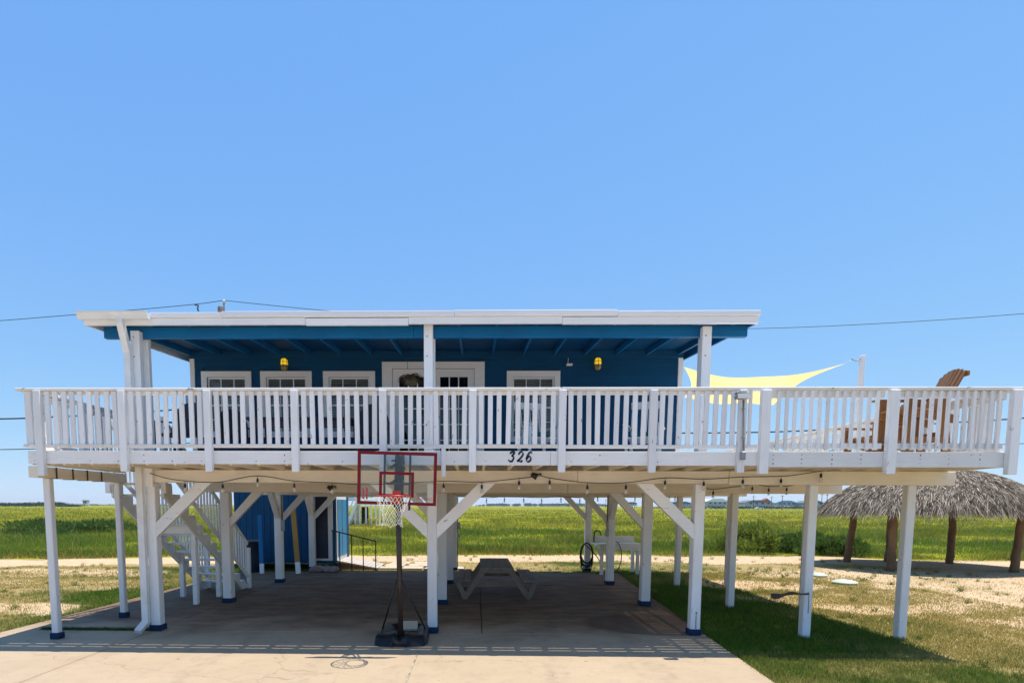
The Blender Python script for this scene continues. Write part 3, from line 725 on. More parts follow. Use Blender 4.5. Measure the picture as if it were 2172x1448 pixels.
box('bottom_rail', deck, XL - 0.03, -6.302, YF - 0.045, YF + 0.045, ZB - 0.045, ZB, M_WHITE2, 0.005)
box('baluster', deck, XL + 0.0, XL + 0.10, YF - 0.02, YF + 0.02, ZB, ZT - 0.002, M_WHITE, 0.004)
box('baluster', deck, 3.79, 3.83, YF - 0.02, YF + 0.02, ZB, ZT - 0.002, M_WHITE, 0.004)
posts2 = [4.0, 5.745, 7.40]
for x in posts2:
    box('rail_post', deck, x - 0.065, x + 0.06, YF - 0.09, YF - 0.003, 2.55, ZT - 0.001, M_WHITE, 0.006)
def rail_line(p, q, n, nrm, bal_w=0.042, cap=True):
    """newer railing: upper and lower rails with thin pickets nailed to their outer side"""
    p, q, nrm = Vector(p), Vector(q), Vector(nrm)
    for z, h in ((ZT - 0.055, 0.09), (ZB - 0.01, 0.075)):
        bar('rail', deck, p + Vector((0, 0, z)), q + Vector((0, 0, z)), 0.038, h, M_WHITE, (0, 0, 1), 0.004)
    for k in range(n):
        c = p.lerp(q, (k + 1) / (n + 1)) + nrm * 0.040
        bar('baluster', deck, c + Vector((0, 0, ZB - 0.07)), c + Vector((0, 0, ZT - 0.004)), 0.04, bal_w, M_WHITE, (q - p).normalized(), 0.004)
rail_line((4.08, YF + .02, 0), (5.655, YF + .02, 0), 13, (0, -1, 0)); rail_line((5.825, YF + .02, 0), (7.31, YF + .02, 0), 12, (0, -1, 0))
# right side railing running back along the deck
ysr = [8.25, 10.3, 12.3, 14.3, 16.4, 18.4]
for yy in ysr[1:]: box('rail_post', deck, XR - 0.14, XR - 0.045, yy - 0.045, yy + 0.045, 2.70, ZT - 0.001, M_WHITE, 0.005)
for a, b in zip(ysr[:-1], ysr[1:]): rail_line((XR - 0.02, a + .06, 0), (XR - 0.02, b - .06, 0), 15, (1, 0, 0))
box('rail_cap', deck, XR - 0.10, XR + 0.05, YF + 0.103, 18.52, ZT, ZT + 0.036, M_WHITE2, 0.006)
box('kick_board', deck, XR - 0.075, XR - 0.045, YF + 0.1, 18.3, ZF + .002, ZF + 0.07, M_WHITE, 0.004)
# back rail of the right-hand deck
rail_line((4.3, 18.44, 0), (7.3, 18.44, 0), 24, (0, 1, 0)); box('rail_cap', deck, 4.2, XR - 0.105, 18.38, 18.52, ZT, ZT + 0.036, M_WHITE2, 0.006)
# left side railing
for yy in (9.2, 10.22): box('rail_post', deck, XL + .05, XL + .14, yy - .045, yy + .045, 2.70, ZT - 0.001, M_WHITE, .005)
rail_line((XL + .02, YF + .1, 0), (XL + .02, 9.15, 0), 6, (-1, 0, 0)); rail_line((XL + .02, 9.25, 0), (XL + .02, 10.2, 0), 7, (-1, 0, 0))
box('rail_cap', deck, XL - 0.06, XL + 0.10, YF + 0.103, 10.3, ZT, ZT + 0.036, M_WHITE2, .006)
box('kick_board', deck, XL + .05, XL + .08, YF + .1, 10.2, ZF + .002, ZF + .07, M_WHITE, .004)
# wiring and small fittings fixed to the posts
def fitting(x, y, pts, boxes):
    tube('conduit', deck, pts, .014, M_BROWNMETAL, 6)
    for (a, b, c, w, h) in boxes: add('outlet_box', boxm(w, .06, h, M_STEEL, .006), deck, (a, b, c))
fitting(0, 0, [(-5.215, 15.2, 2.36), (-5.215, 15.2, 1.55)], [(-5.20, 15.17, 1.55, .09, .3)])
fitting(0, 0, [(-.60, 18.2, 2.36), (-.60, 18.2, .12)], [(-.57, 18.17, 1.45, .11, .22), (-.57, 18.17, 1.12, .09, .12)])
fitting(0, 0, [(3.45, 15.1, 2.36), (3.45, 15.1, 1.5)], [(3.44, 15.06, 1.62, .07, .16), (3.44, 15.06, 1.4, .09, .2)])
q_ = random.Random(4); rs = [(3.585 + w * q_.uniform(.7, 1.2), 9.2195, z) for z, w in ((.36, .007), (.30, .010), (.22, .009), (.16, .013), (.11, .016))]; ls = [(3.585 - w * q_.uniform(.7, 1.2), 9.2195, z) for z, w in ((.36, .006), (.30, .008), (.22, .010), (.16, .010), (.11, .014))]
add('rust_streak', mesh('rust_streak', rs + ls, [(i, i + 1, 6 + i, 5 + i) for i in range(4)], M_RUSTS), deck, label='brown rust streak below a bolt on the right front post')
add('bolt', boxm(.022, .012, .022, M_RUST, .003), deck, (3.585, 9.216, .375))
# house number, painted digits on the fascia
def stroke(pts, wmin, wmax, nib=0.6, n=40):
    """calligraphic stroke through control points (Catmull-Rom); width follows a slanted nib"""
    P = [Vector((*p, 0)) for p in pts]; Q = [P[0]] + P + [P[-1]]; out = []
    for i in range(1, len(Q) - 2):
        for k in range(6):
            t = k / 6; a, b, c, d = Q[i - 1], Q[i], Q[i + 1], Q[i + 2]
            out.append(0.5 * ((2 * b) + (c - a) * t + (2 * a - 5 * b + 4 * c - d) * t * t + (-a + 3 * b - 3 * c + d) * t ** 3))
    out.append(P[-1]); L, R = [], []
    for i, p in enumerate(out):
        t = (out[min(i + 1, len(out) - 1)] - out[max(i - 1, 0)]).normalized(); nn = Vector((-t.y, t.x, 0))
        ang = math.atan2(t.y, t.x); w = wmin + (wmax - wmin) * abs(math.sin(ang - nib))
        L.append(p + nn * w / 2); R.append(p - nn * w / 2)
    m = len(out); vs = [(a.x, -0.0, a.y) for a in L] + [(a.x, -0.0, a.y) for a in R]
    vs += [(a[0], -0.004, a[2]) for a in vs]
    fs = []
    for i in range(m - 1):
        fs.append((2 * m + i, 2 * m + i + 1, 3 * m + i + 1, 3 * m + i)); fs.append((i, m + i, m + i + 1, i + 1))
        fs.append((i, i + 1, 2 * m + i + 1, 2 * m + i)); fs.append((m + i, 3 * m + i, 3 * m + i + 1, m + i + 1))
    return vs, fs
DIG = {'3': [[(.12, .80), (.22, .93), (.5, .97), (.72, .95), (.44, .60), (.40, .56)], [(.38, .57), (.62, .55), (.66, .32), (.5, .08), (.22, .03), (.06, .12), (.10, .2)]],
       '2': [[(.16, .70), (.2, .88), (.46, 1.0), (.72, .86), (.66, .60), (.36, .28), (.06, .03)], [(.06, .05), (.22, .13), (.42, .05), (.6, .02), (.72, .16)]],
       '6': [[(.74, .84), (.62, .97), (.40, .92), (.18, .62), (.08, .30), (.2, .05), (.44, .02), (.66, .2), (.64, .44), (.46, .55), (.24, .44), (.14, .28)]]}
for ch, (px, py) in zip('326', ((1078, 979), (1096, 979), (1114.5, 979))):
    p0 = at(px, py, YF - 0.001); s = 0.140
    parts = [stroke([(u * 0.74 * s + v * .12 * s, v * s) for u, v in st], 0.011, 0.029, 2.2) for st in DIG[ch]]
    add('house_number', fixn(mesh('house_number', *merge(parts), M_INK)), deck, p0, label='black italic painted digit ' + ch + ' on the white fascia')

# ================================================================== HOUSE
YW = 11.60; WX0, WX1 = -5.75, 4.04
house = thing('beach_house', 'dark blue board house with flat white-edged porch roof above the deck', 'house', (-0.9, 15.0, 2.87))
def roofz(y): return 4.865 + 0.072 * (y - 8.9)          # underside of rafters
wins = [(-5.536, -4.524, 3.45, 4.752), (-4.342, -3.306, 3.45, 4.752), (-3.078, -2.036, 3.45, 4.752), (0.588, 1.644, 3.36, 4.752)]
door = (-1.895, 0.148, 2.872, 4.93)
opens = [(a + .02, b - .02, c + .02, d - .02) for a, b, c, d in wins] + [(door[0] + .02, door[1] - .02, 2.80, door[3] - .02)]
z = 2.872; RH = 0.178
while z < 5.0:
    z1 = min(z + RH, 5.08); segs = [(WX0 + 0.085, WX1 - 0.085)]
    for (a, b, c, d) in opens:
        if z1 > c + 0.001 and z < d - 0.001:
            # cut unless the board only just overlaps the opening's end
            ns = []
            for s in segs:
                if b <= s[0] or a >= s[1]: ns.append(s); continue
                if a > s[0] + 0.03: ns.append((s[0], a))
                if b < s[1] - 0.03: ns.append((b, s[1]))
            segs = ns
    for a, b in segs:
        # lap siding: thicker at the bottom edge
        vs, fs = prism_geo([(YW - 0.022, z + 0.0), (YW + 0.012, z + 0.0), (YW + 0.012, z1 + 0.012), (YW - 0.006, z1 + 0.012)], -(b - a) / 2, (b - a) / 2, 'x')
        c = Vector(((a + b) / 2, YW, (z + z1) / 2))
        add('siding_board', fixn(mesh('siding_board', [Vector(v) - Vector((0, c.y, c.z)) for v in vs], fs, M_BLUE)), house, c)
    z += RH
# wall core (behind the siding), with real openings
cores = []
xc = sorted([WX0] + [v for o in opens for v in o[:2]] + [WX1])
for a, b in zip(xc[:-1], xc[1:]):
    o = [q for q in opens if q[0] <= a + 1e-6 and q[1] >= b - 1e-6]
    if o:
        cores.append(box_geo(a, b, YW + 0.013, YW + 0.11, o[0][3], 5.06))
        if o[0][2] > 2.9: cores.append(box_geo(a, b, YW + 0.013, YW + 0.11, 2.872, o[0][2]))
    else: cores.append(box_geo(a, b, YW + 0.013, YW + 0.11, 2.872, 5.06))
def geo_part(name, parent, geos, mat, smooth=False, label=None):
    V_, F_ = merge(geos) if isinstance(geos, list) else geos
    c = sum((Vector(v) for v in V_), Vector()) / len(V_)
    return add(name, fixn(mesh(name, [Vector(v) - c for v in V_], F_, mat, smooth)), parent, c, label=label)
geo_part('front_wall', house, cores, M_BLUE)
for nm, g in (('side_wall', box_geo(WX0, WX0 + .1, YW + .115, 18.35, 2.872, 5.09)), ('side_wall', box_geo(WX1 - .1, WX1, YW + .115, 18.35, 2.872, 5.09)), ('back_wall', box_geo(WX0, WX1, 18.355, 18.45, 2.872, 5.3)), ('floor', box_geo(WX0 + .003, WX1 - .003, YW + .002, 18.40, 2.842, 2.868))):
    geo_part(nm, house, g, M_BLUE if 'wall' in nm else M_BOUNCEWARM)
geo_part('inner_partition', house, box_geo(WX0 + .15, WX1 - .15, YW + 2.2, YW + 2.3, 2.872, 5.2), M_DARK)
for x0, x1 in ((WX0 - 0.012, WX0 + 0.083), (WX1 - 0.083, WX1 + 0.012)): box('corner_board', house, x0, x1, YW - 0.035, YW + 0.012, 2.872, 5.0, M_TRIM)
box('meter_box', house, WX0 - 0.17, WX0 - 0.013, YW + .05, YW + .32, 3.75, 4.45, M_STEEL, 0.01)
for wi, (a, b, c, d) in enumerate(wins):
    cw = 0.112; y0, y1 = YW - 0.045, YW - 0.0235
    w = geo_part('window', house, [box_geo(a, b, y0, y1, d - cw, d), box_geo(a, b, y0 - .02, y1, c, c + cw * .8), box_geo(a, a + cw, y0 + .001, y1, c + cw * .8, d - cw), box_geo(b - cw, b, y0 + .001, y1, c + cw * .8, d - cw)], M_TRIM)
    a2, b2, c2, d2 = a + cw, b - cw, c + cw * .8, d - cw
    yg = YW + 0.03
    add_s = lambda nm, g, m: geo_part(nm, w, g, m)
    zmid = (c2 + d2) / 2
    add_s('sash', [box_geo(a2, a2 + .035, yg - .03, yg + .02, c2, d2), box_geo(b2 - .035, b2, yg - .03, yg + .02, c2, d2), box_geo(a2 + .035, b2 - .035, yg - .03, yg + .02, d2 - .035, d2), box_geo(a2 + .035, b2 - .035, yg - .03, yg + .02, c2, c2 + .035), box_geo(a2 + .035, b2 - .035, yg - .034, yg + .02, zmid - .02, zmid + .02)], M_TRIM)
    for k in (1, 2):
        xx = a2 + (b2 - a2) * k / 3; add_s('muntin', box_geo(xx - .009, xx + .009, yg - .02, yg - .002, c2 + .036, d2 - .036), M_TRIM)
    for zz in (zmid + .28, zmid - .28): add_s('muntin', box_geo(a2 + .036, b2 - .036, yg - .018, yg - .003, zz - .008, zz + .008), M_TRIM)
    add_s('pane', box_geo(a2 + .03, b2 - .03, yg, yg + .004, c2 + .03, d2 - .03), M_GLASS)
    zz = c2 + .04
    while zz < d2 - .02:
        s = add('blind_slat', boxm(b2 - a2 - .05, 0.05, 0.003, M_BLIND, 0), w, ((a2 + b2) / 2, yg + .045, zz), Matrix.Rotation(rad(-40), 3, 'X')); zz += 0.05
a, b, c, d = door
dw = geo_part('french_door', house, [box_geo(a, b, YW - .05, YW - .0235, d - .13, d), box_geo(a, a + .2, YW - .048, YW - .0235, c, d - .13), box_geo(b - .2, b, YW - .048, YW - .0235, c, d - .13)], M_TRIM)
mid = (a + b) / 2
for x0, x1 in ((a + .205, mid - .004), (mid + .004, b - .205)):
    y0, y1 = YW - .01, YW + .035; zt = d - .135
    st = .13
    geo_part('door_leaf', dw, [box_geo(x0, x0 + st, y0, y1, c, zt), box_geo(x1 - st, x1, y0, y1, c, zt), box_geo(x0 + st, x1 - st, y0, y1, zt - .15, zt), box_geo(x0 + st, x1 - st, y0, y1, c, c + .22)], M_TRIM)
    for k in (1, 2): xx = x0 + st + (x1 - x0 - 2 * st) * k / 3; geo_part('muntin', dw, box_geo(xx - .011, xx + .011, y0 + .008, y1 - .008, c + .22, zt - .15), M_TRIM)
    for k in range(1, 5): zz = c + .22 + (zt - .15 - c - .22) * k / 5; geo_part('muntin', dw, box_geo(x0 + st, x1 - st, y0 + .01, y1 - .01, zz - .011, zz + .011), M_TRIM)
    geo_part('pane', dw, box_geo(x0 + st - .01, x1 - st + .01, YW + .01, YW + .014, c + .2, zt - .14), M_GLASS)
tube('door_handle', dw, [(mid + .06, YW - .012, 3.85), (mid + .06, YW - .06, 3.85), (mid + .16, YW - .06, 3.85)], 0.009, M_STEEL, 6)
# roof
RX0, RX1 = -6.04, 4.21
sl_ = 0.072
def slope_box(x0, x1, ya, yb, za, thick):
    return prism_geo([(ya, za), (yb, za + sl_ * (yb - ya)), (yb, za + sl_ * (yb - ya) + thick), (ya, za + thick)], x0, x1, 'x')
ZR = roofz(8.9)
roof = geo_part('roof', house, [slope_box(RX0 + .03, RX1 - .03, 8.925, 18.9, ZR + .115, .018), slope_box(RX0 + .02, RX1 - .02, 8.92, 18.92, ZR + .134, .012)], M_ROOFTOP)
geo_part('roof_sheathing', roof, slope_box(RX0 + .035, RX1 - .035, 8.93, 18.85, ZR + .102, .012), M_BLUE)
x = RX0 + 0.3; k = 0
while x < RX1 - .05:
    geo_part('rafter', roof, slope_box(x - .02, x + .02, 8.935, 18.8, ZR, .101), M_BLUE2); x += 0.605
for x0, x1, m in ((RX0, RX0 + .03, M_TRIM), (RX1 - .03, RX1, M_BLUE2)): geo_part('barge_board', roof, slope_box(x0, x1, 8.93, 18.9, ZR - .03, .175), m)
fl = [(RX0 + 0.0, -2.62, 0, .004), (-2.615, -1.05, -.012, -.003), (-1.045, 1.28, .006, .010), (1.285, RX1, -.004, .002)]
for a, b, dz, dz2 in fl: box('fascia_board', roof, a, b, 8.875, 8.93, 4.832 + dz, 4.925 + dz2, M_TRIM, 0.004)
ul = [(RX0 + 1.05, -3.90, .004), (-3.895, -.35, .018), (-.345, 2.1, .024), (2.105, RX1 + .01, .006)]
for a, b, dz in ul: box('drip_board', roof, a, b, 8.845, 8.90, 4.93 + dz * .5, 5.0 + dz, M_TRIM, 0.004)
# porch beam and posts
box('porch_beam', house, RX0 + .12, -1.0, 9.16, 9.25, 4.715, roofz(9.2) - .001, M_BLUE2, .006)
box('porch_beam', house, -.998, RX1 - .03, 9.16, 9.25, 4.715, roofz(9.2) - .001, M_BLUE2, .006)
box('ledger', house, WX0, WX1, YW - .06, YW - .024, 5.0, roofz(YW) + .09, M_BLUE, .004)
for i, (x, t) in enumerate(((-5.36, 4.80), (-.76, 4.88), (3.52, 4.84))):
    p = box('porch_post', house, x - .07, x + .07, 9.05, 9.155, ZF + .001, t, M_TRIM, .006)
    box('porch_post_back', house, x - .03, x + .09, 9.255, 9.34, ZF + .001, 4.74, M_TRIM, .006)
    for zz in (3.4, 4.4, 4.7): add('bolt', lathe_m if False else boxm(.02, .012, .02, M_STEEL, .003), p, (x - .02, 9.046, zz))
# gutter and downspout at the left corner
prof = [(0, 0), (-.07, .0), (-.085, .05), (-.115, .085), (-.115, .105), (-.105, .105), (-.105, .09), (-.075, .055), (-.06, .01), (-.01, .01), (-.01, .105), (0, .105)]
geo_part('gutter', house, prism_geo([(8.842 + a, 4.89 + b) for a, b in prof], RX0 - .02, -4.98, 'x'), M_GUTTER)
def spout(pts, w, d, name='downspout'):
    g = []
    for p, q in zip(pts[:-1], pts[1:]):
        p, q = Vector(p), Vector(q); x = (q - p).normalized(); e = x * 0.015
        yv = Vector((0, 1, 0)) if abs(x.y) < .9 else Vector((0, 0, 1)); s = x.cross(yv).normalized(); u = s.cross(x)
        vs = [pt + s * a * w / 2 + u * b * d / 2 for pt in (p - e, q + e) for a, b in ((-1, -1), (1, -1), (1, 1), (-1, 1))]
        g.append((vs, [(0, 1, 2, 3), (4, 5, 6, 7), (0, 1, 5, 4), (1, 2, 6, 5), (2, 3, 7, 6), (3, 0, 4, 7)]))
    return geo_part(name, house, g, M_GUTTER)
spout([(-5.42, 8.80, 4.90), (-5.42, 8.80, 4.84), (-5.45, 9.0, 4.45), (-5.45, 9.0, 2.95)], .10, .075)
spout([(-5.44, 9.15, 2.80), (-5.44, 9.15, .17)], .105, .08); spout([(-5.44, 9.15, .17), (-5.47, 8.96, .05)], .105, .07, 'downspout_elbow')
# wall lamps: caged bulkhead lights
for px, py in ((603, 773), (1268, 772)):
    c = at(px, py, YW - .07)
    prof = [(0.001, -.12), (.035, -.115), (.06, -.09), (.068, -.05), (.068, .05), (.062, .09), (.04, .115), (.001, .12)]
    vs, fs = lathe_geo(prof, 16); l = add('wall_lamp', mesh('wall_lamp', vs, fs, M_LAMPG, True), house, c, label='yellow caged bulkhead lamp on the blue wall')
    cg = [tube_geo([(r * 1.12 * math.cos(t), r * 1.12 * math.sin(t), zz) for r, zz in prof], .005, 5) for t in (-2.6, -1.57, -.55)] + [tube_geo([(.077 * math.cos(k * math.pi / 8), .077 * math.sin(k * math.pi / 8), zz) for k in range(16)], .005, 5, True) for zz in (-.045, .045)]
    V_, F_ = merge(cg); add('cage', mesh('cage', V_, F_, M_BROWNMETAL, True), l, c)
    add('back_plate', boxm(.12, .05, .2, M_BROWNMETAL, .01), l, c + Vector((0, .03, 0)))
# camera box and cable on the wall
c = at(1208, 773, YW - .06); cb = add('security_camera', boxm(.12, .07, .04, M_TRIM, .008), house, c)
pts = [c + Vector((-.03, .02, .02))] + [at(px, py, YW - .03) for px, py in ((1205, 765), (1206, 755), (1225, 754.5), (1268, 753.5), (1310, 755), (1350, 755), (1400, 754), (1445, 755))]
tube('camera_cable', cb, pts, .006, M_TRIM, 5)

# ================================================================== STAIRCASE
stair = thing('outdoor_staircase', 'white open-riser timber staircase descending behind the left deck posts', 'staircase', (-6.2, 12.4, 0))
SX0, SX1, SYT, SYB, SZT = -6.72, -5.78, 10.42, 14.25, 2.66
nst = 13
for sx in (SX0, SX1):
    n = nst; dy = (SYB - SYT) / n; dz = SZT / n; poly = []
    for i in range(n):
        poly.append((SYT + i * dy, SZT - i * dz)); poly.append((SYT + (i + 1) * dy, SZT - i * dz)) if False else None
    up = [(SYT, SZT)]
    for i in range(n - 1):
        up.append((SYT + i * dy, SZT - (i + 1) * dz)); up.append((SYT + (i + 1) * dy, SZT - (i + 1) * dz))
    lo = [(SYB - .12, 0.02), (SYB - .45, .02), (SYT - .0, SZT - .42)]
    geo_part('stringer', stair, prism_geo(up + lo, sx - .022, sx + .022, 'x'), M_WHITE)
for i in range(nst - 1):
    zz = SZT - (i + 1) * SZT / nst; yy = SYT + i * (SYB - SYT) / nst
    box('tread', stair, SX0 - .03, SX1 + .03, yy - .02, yy + .27, zz + .002, zz + .036, M_WHITE2, .005)
sdir = Vector((0, SYB - SYT, -SZT)).normalized()
for sx, s in ((SX0 - .05, -1), (SX1 + .05, 1)):
    box('newel_post', stair, sx - .045, sx + .045, SYB - .16, SYB - .07, 0.0, 1.02, M_WHITE, .005)
    box('newel_post', stair, sx - .045, sx + .045, SYT - .06, SYT + .03, 2.3, 3.68, M_WHITE, .005)
    for h, hh in ((.98, .09), (.16, .09)):
        bar('handrail', stair, (sx, SYT + .03, SZT + h), (sx, SYB - .16, .14 + h), .04, hh, M_WHITE, (0, 0, 1), .005)
    for k in range(26):
        t = (k + .7) / 26.5; yy = SYT + t * (SYB - .16 - SYT); zz = SZT + t * (.14 - SZT)
        bar('baluster', stair, (sx, yy, zz + .12), (sx, yy, zz + .95), .036, .036, M_WHITE, (1, 0, 0), .003)
for x, y, t in ((-6.69, 12.74, 1.02), (-5.88, 12.78, 1.02), (-5.90, 11.76, 1.68)): box('support_post', stair, x - .05, x + .05, y - .05, y + .05, 0, t, M_WHITE, .006)
box('cross_beam', stair, -6.78, -5.74, 11.66, 11.70, 1.50, 1.70, M_WHITE, .005)

# ================================================================== BASKETBALL HOOP
hoop = thing('basketball_hoop', 'portable basketball hoop with red-framed clear backboard standing before the middle post', 'basketball hoop', (-1.13, 8.62, 0))
# hollow plastic base: rounded slab with two front lobes, raised rear
def base_mesh():
    nx_, ny_ = 33, 37; vs = []; fs = []
    X = np.linspace(-1, 1, nx_); Y = np.linspace(0, 1, ny_)
    for j, v in enumerate(Y):
        for i, u in enumerate(X):
            w = 0.415 * (1 - 0.10 * v); yy = 8.30 + 1.12 * v
            e = min(1, ((1 - abs(u)) / .22)) ; e = math.sqrt(max(0, 1 - (1 - e) ** 2)); f = min(1, v / .14, (1 - v) / .10); f = math.sqrt(max(0, 1 - (1 - f) ** 2))
            zz = .19 * min(e, f) ** .8 * (0.88 + 0.12 * math.cos(u * 5))
            zz *= 1 - 0.45 * math.exp(-(u / .13) ** 2) * (1 if v < .45 else .3)
            zz -= 0.09 * math.exp(-(u / .5) ** 4) * (1 if .30 < v < .85 else 0) * (1 if zz > .05 else 0)
            cr = 1 - 0.12 * (1 - min(1, v / .15)) * abs(u) ** 3
            vs.append((-1.14 + u * w * cr, yy + .03 * (abs(u) ** 3) * (1 - v), max(.006, zz)))
    for j in range(ny_ - 1):
        for i in range(nx_ - 1): k = j * nx_ + i; fs.append((k, k + 1, k + nx_ + 1, k + nx_))
    b = len(vs); vs += [(x, y, .004) for x, y, z in vs]
    return vs, fs
geo_part('base', hoop, base_mesh(), M_BLACK, True)
tube('pole', hoop, [(-1.14, 8.50, .07), (-1.13, 8.29, 1.3), (-1.12, 8.15, 2.12)], .040, M_POLEB, 14)
tube('pole_sleeve', hoop, [(-1.12, 8.14, 2.06), (-1.105, 8.11, 2.35), (-1.085, 8.075, 2.62), (-1.08, 8.06, 2.79), (-1.08, 8.06, 2.81)], [.066, .070, .070, .066, .04], M_BLACK, 16)
for zz in (2.4, 2.72): tube('lift_handle', hoop, [(-1.2, 8.06, zz), (-1.14, 8.06, zz)], .012, M_BLACK, 6)
for s in (-1, 1): tube('strut', hoop, [(-1.14 + s * .035, 8.36, 1.0), (-1.14 + s * .34, 8.86, .15)], .014, M_DARKMETAL, 8)
tube('wheel_axle', hoop, [(-1.24, 8.285, .045), (-1.04, 8.285, .045)], .012, M_DARKMETAL, 8)
for s in (-1, 1):
    vs, fs = lathe_geo([(.03, -.015), (.042, -.01), (.042, .01), (.03, .015)], 14); geo_part('wheel', hoop, ([(-1.14 + s * .105 + z_, 8.285 + x_, .045 + y_) for x_, y_, z_ in vs], fs), M_RUBBER, True)
tube('base_post_socket', hoop, [(-1.14, 8.52, .06), (-1.14, 8.52, .13)], .07, M_BLACK, 12)
# backboard: slightly rolled
BC = Vector((-1.094, 7.86, 2.463)); BW2, BH2 = .545, .362; Rb = Matrix.Rotation(rad(1.5), 3, 'Y')
def bp(u, v, w=0): return BC + Rb @ Vector((u, w, v))
def board_frame(u0, u1, v0, v1, t, w0, w1):
    g = []
    for (a, b, c, d) in ((u0, u1, v1 - t, v1), (u0, u1, v0, v0 + t), (u0, u0 + t, v0 + t, v1 - t), (u1 - t, u1, v0 + t, v1 - t)):
        vs, fs = box_geo(a, b, w0, w1, c, d); g.append(([bp(*(v[0], v[2], v[1])) for v in vs], fs))
    return g
bb = geo_part('backboard', hoop, ([bp(v[0], v[2], v[1]) for v in box_geo(-BW2 + .01, BW2 - .01, -.003, .003, -BH2 + .01, BH2 - .01)[0]], box_geo(0, 1, 0, 1, 0, 1)[1]), M_ACRYL, label='clear hazy acrylic backboard panel')
geo_part('frame', bb, board_frame(-BW2, BW2, -BH2, BH2, .042, -.014, .014), M_RED)
geo_part('target_square', bb, board_frame(-.245, .235, -.255, .09, .040, -.0065, -.0045), M_RED)
for u in (-.175, .175): vs, fs = box_geo(u - .014, u + .014, .006, .03, -BH2 - .07 if u > 0 else -BH2 + .03, BH2 - .03); geo_part('stiffener', bb, ([bp(v[0], v[2], v[1]) for v in vs], fs), M_DARKMETAL)
vs, fs = box_geo(-.16, .16, .0065, .032, -.085, -.055); geo_part('stiffener', bb, ([bp(v[0], v[2], v[1]) for v in vs], fs), M_DARKMETAL)
for u in (-.1, .1):
    for v in (-.07, .15): bar('bracket_arm', hoop, bp(u, v, .033), (-1.1 + u * .5, 8.05, BC.z + v + .05), .02, .035, M_DARKMETAL)
vs, fs = box_geo(-.055, .055, -.03, -.0145, -.34, -.17); geo_part('rim_plate', hoop, ([bp(v[0], v[2], v[1]) for v in vs], fs), M_RIM)
RCN = Vector((-1.107, 7.55, 2.218)); RR = .236
rim = tube('rim', hoop, [RCN + Vector((RR * math.cos(k * math.pi / 20), RR * math.sin(k * math.pi / 20), 0)) for k in range(40)], .009, M_RIM, 8, True)
for s in (-1, 1): tube('rim_brace', hoop, [RCN + Vector((s * .10, .21, 0)), bp(s * .05, -.31, -.02)], .008, M_RIM, 6)
tube('rim_neck', hoop, [RCN + Vector((0, .23, -.005)), bp(0, -.24, -.02)], .02, M_RIM, 8)
def net():
    g = []; n = 12; lv = [0, .09, .16, .22, .28, .34, .40]; rr = [.232, .200, .165, .140, .128, .128, .140]
    def P(k, l): a = (k + .5 * (l % 2)) * 2 * math.pi / n; return RCN + Vector((rr[l] * math.cos(a) - .012 * l / 6, rr[l] * math.sin(a), -lv[l] * (1 + .05 * math.sin(k * 2.3))))
    for l in range(len(lv) - 1):
        for k in range(n):
            for s in ((0, -1) if l % 2 == 0 else (0, 1)):
                g.append(tube_geo([P(k, l), P(k + s, l + 1)], .0038, 4, caps=False))
    return merge(g)
geo_part('net', hoop, net(), M_NET, True)
# printed marks on the board: outlined logo with a leaping player shape, and the lettering
def flat(parts, w=-.0048):
    V_, F_ = [], []
    for poly in parts:
        k = len(V_); V_ += [bp(u, v, w) for u, v in poly]; F_.append(tuple(range(k, k + len(poly))))
    return V_, F_
LU, LV, LW, LH = -.475, -.295, .075, .155
tr = lambda pts: [(LU + a * LW, LV + b * LH) for a, b in pts]
logo = [tr([(0, 0), (.52, 0), (.30, .22), (.20, .42), (.40, .60), (.22, .78), (.30, 1), (0, 1)]), tr([(.72, 0), (1, 0), (1, 1), (.66, 1), (.70, .86), (.52, .80), (.62, .66), (.90, .52), (.66, .46), (.56, .30)])]
V_, F_ = flat(logo); add('logo', mesh('logo', V_, F_, M_REDP), bb, (0, 0, 0), label='red basketball league logo printed on the clear board')
tc = bpy.data.curves.new('lettering', 'FONT'); tc.body = 'SPALDING'; tc.size = .047; tc.shear = .25; tc.extrude = .0003; tc.materials.append(M_REDP)
tob = bpy.data.objects.new('lettering_curve', tc); COL.objects.link(tob); bpy.context.view_layer.update()
tme = bpy.data.meshes.new_from_object(tob.evaluated_get(bpy.context.evaluated_depsgraph_get())); bpy.data.objects.remove(tob)
tme.materials.clear(); tme.materials.append(M_REDP)
add('lettering', tme, bb, bp(.27, -.285, -.0052), Rb @ Matrix.Rotation(math.pi / 2, 3, 'X'))
blk = tag(add('paving_block', boxm(.30, .22, .05, M_BLOCK, .008), None, (-1.08, 8.92, .185), Matrix.Rotation(rad(4), 3, 'Z') @ Matrix.Rotation(rad(22), 3, 'X')), 'beige paving block weighing down the hoop base', 'block')

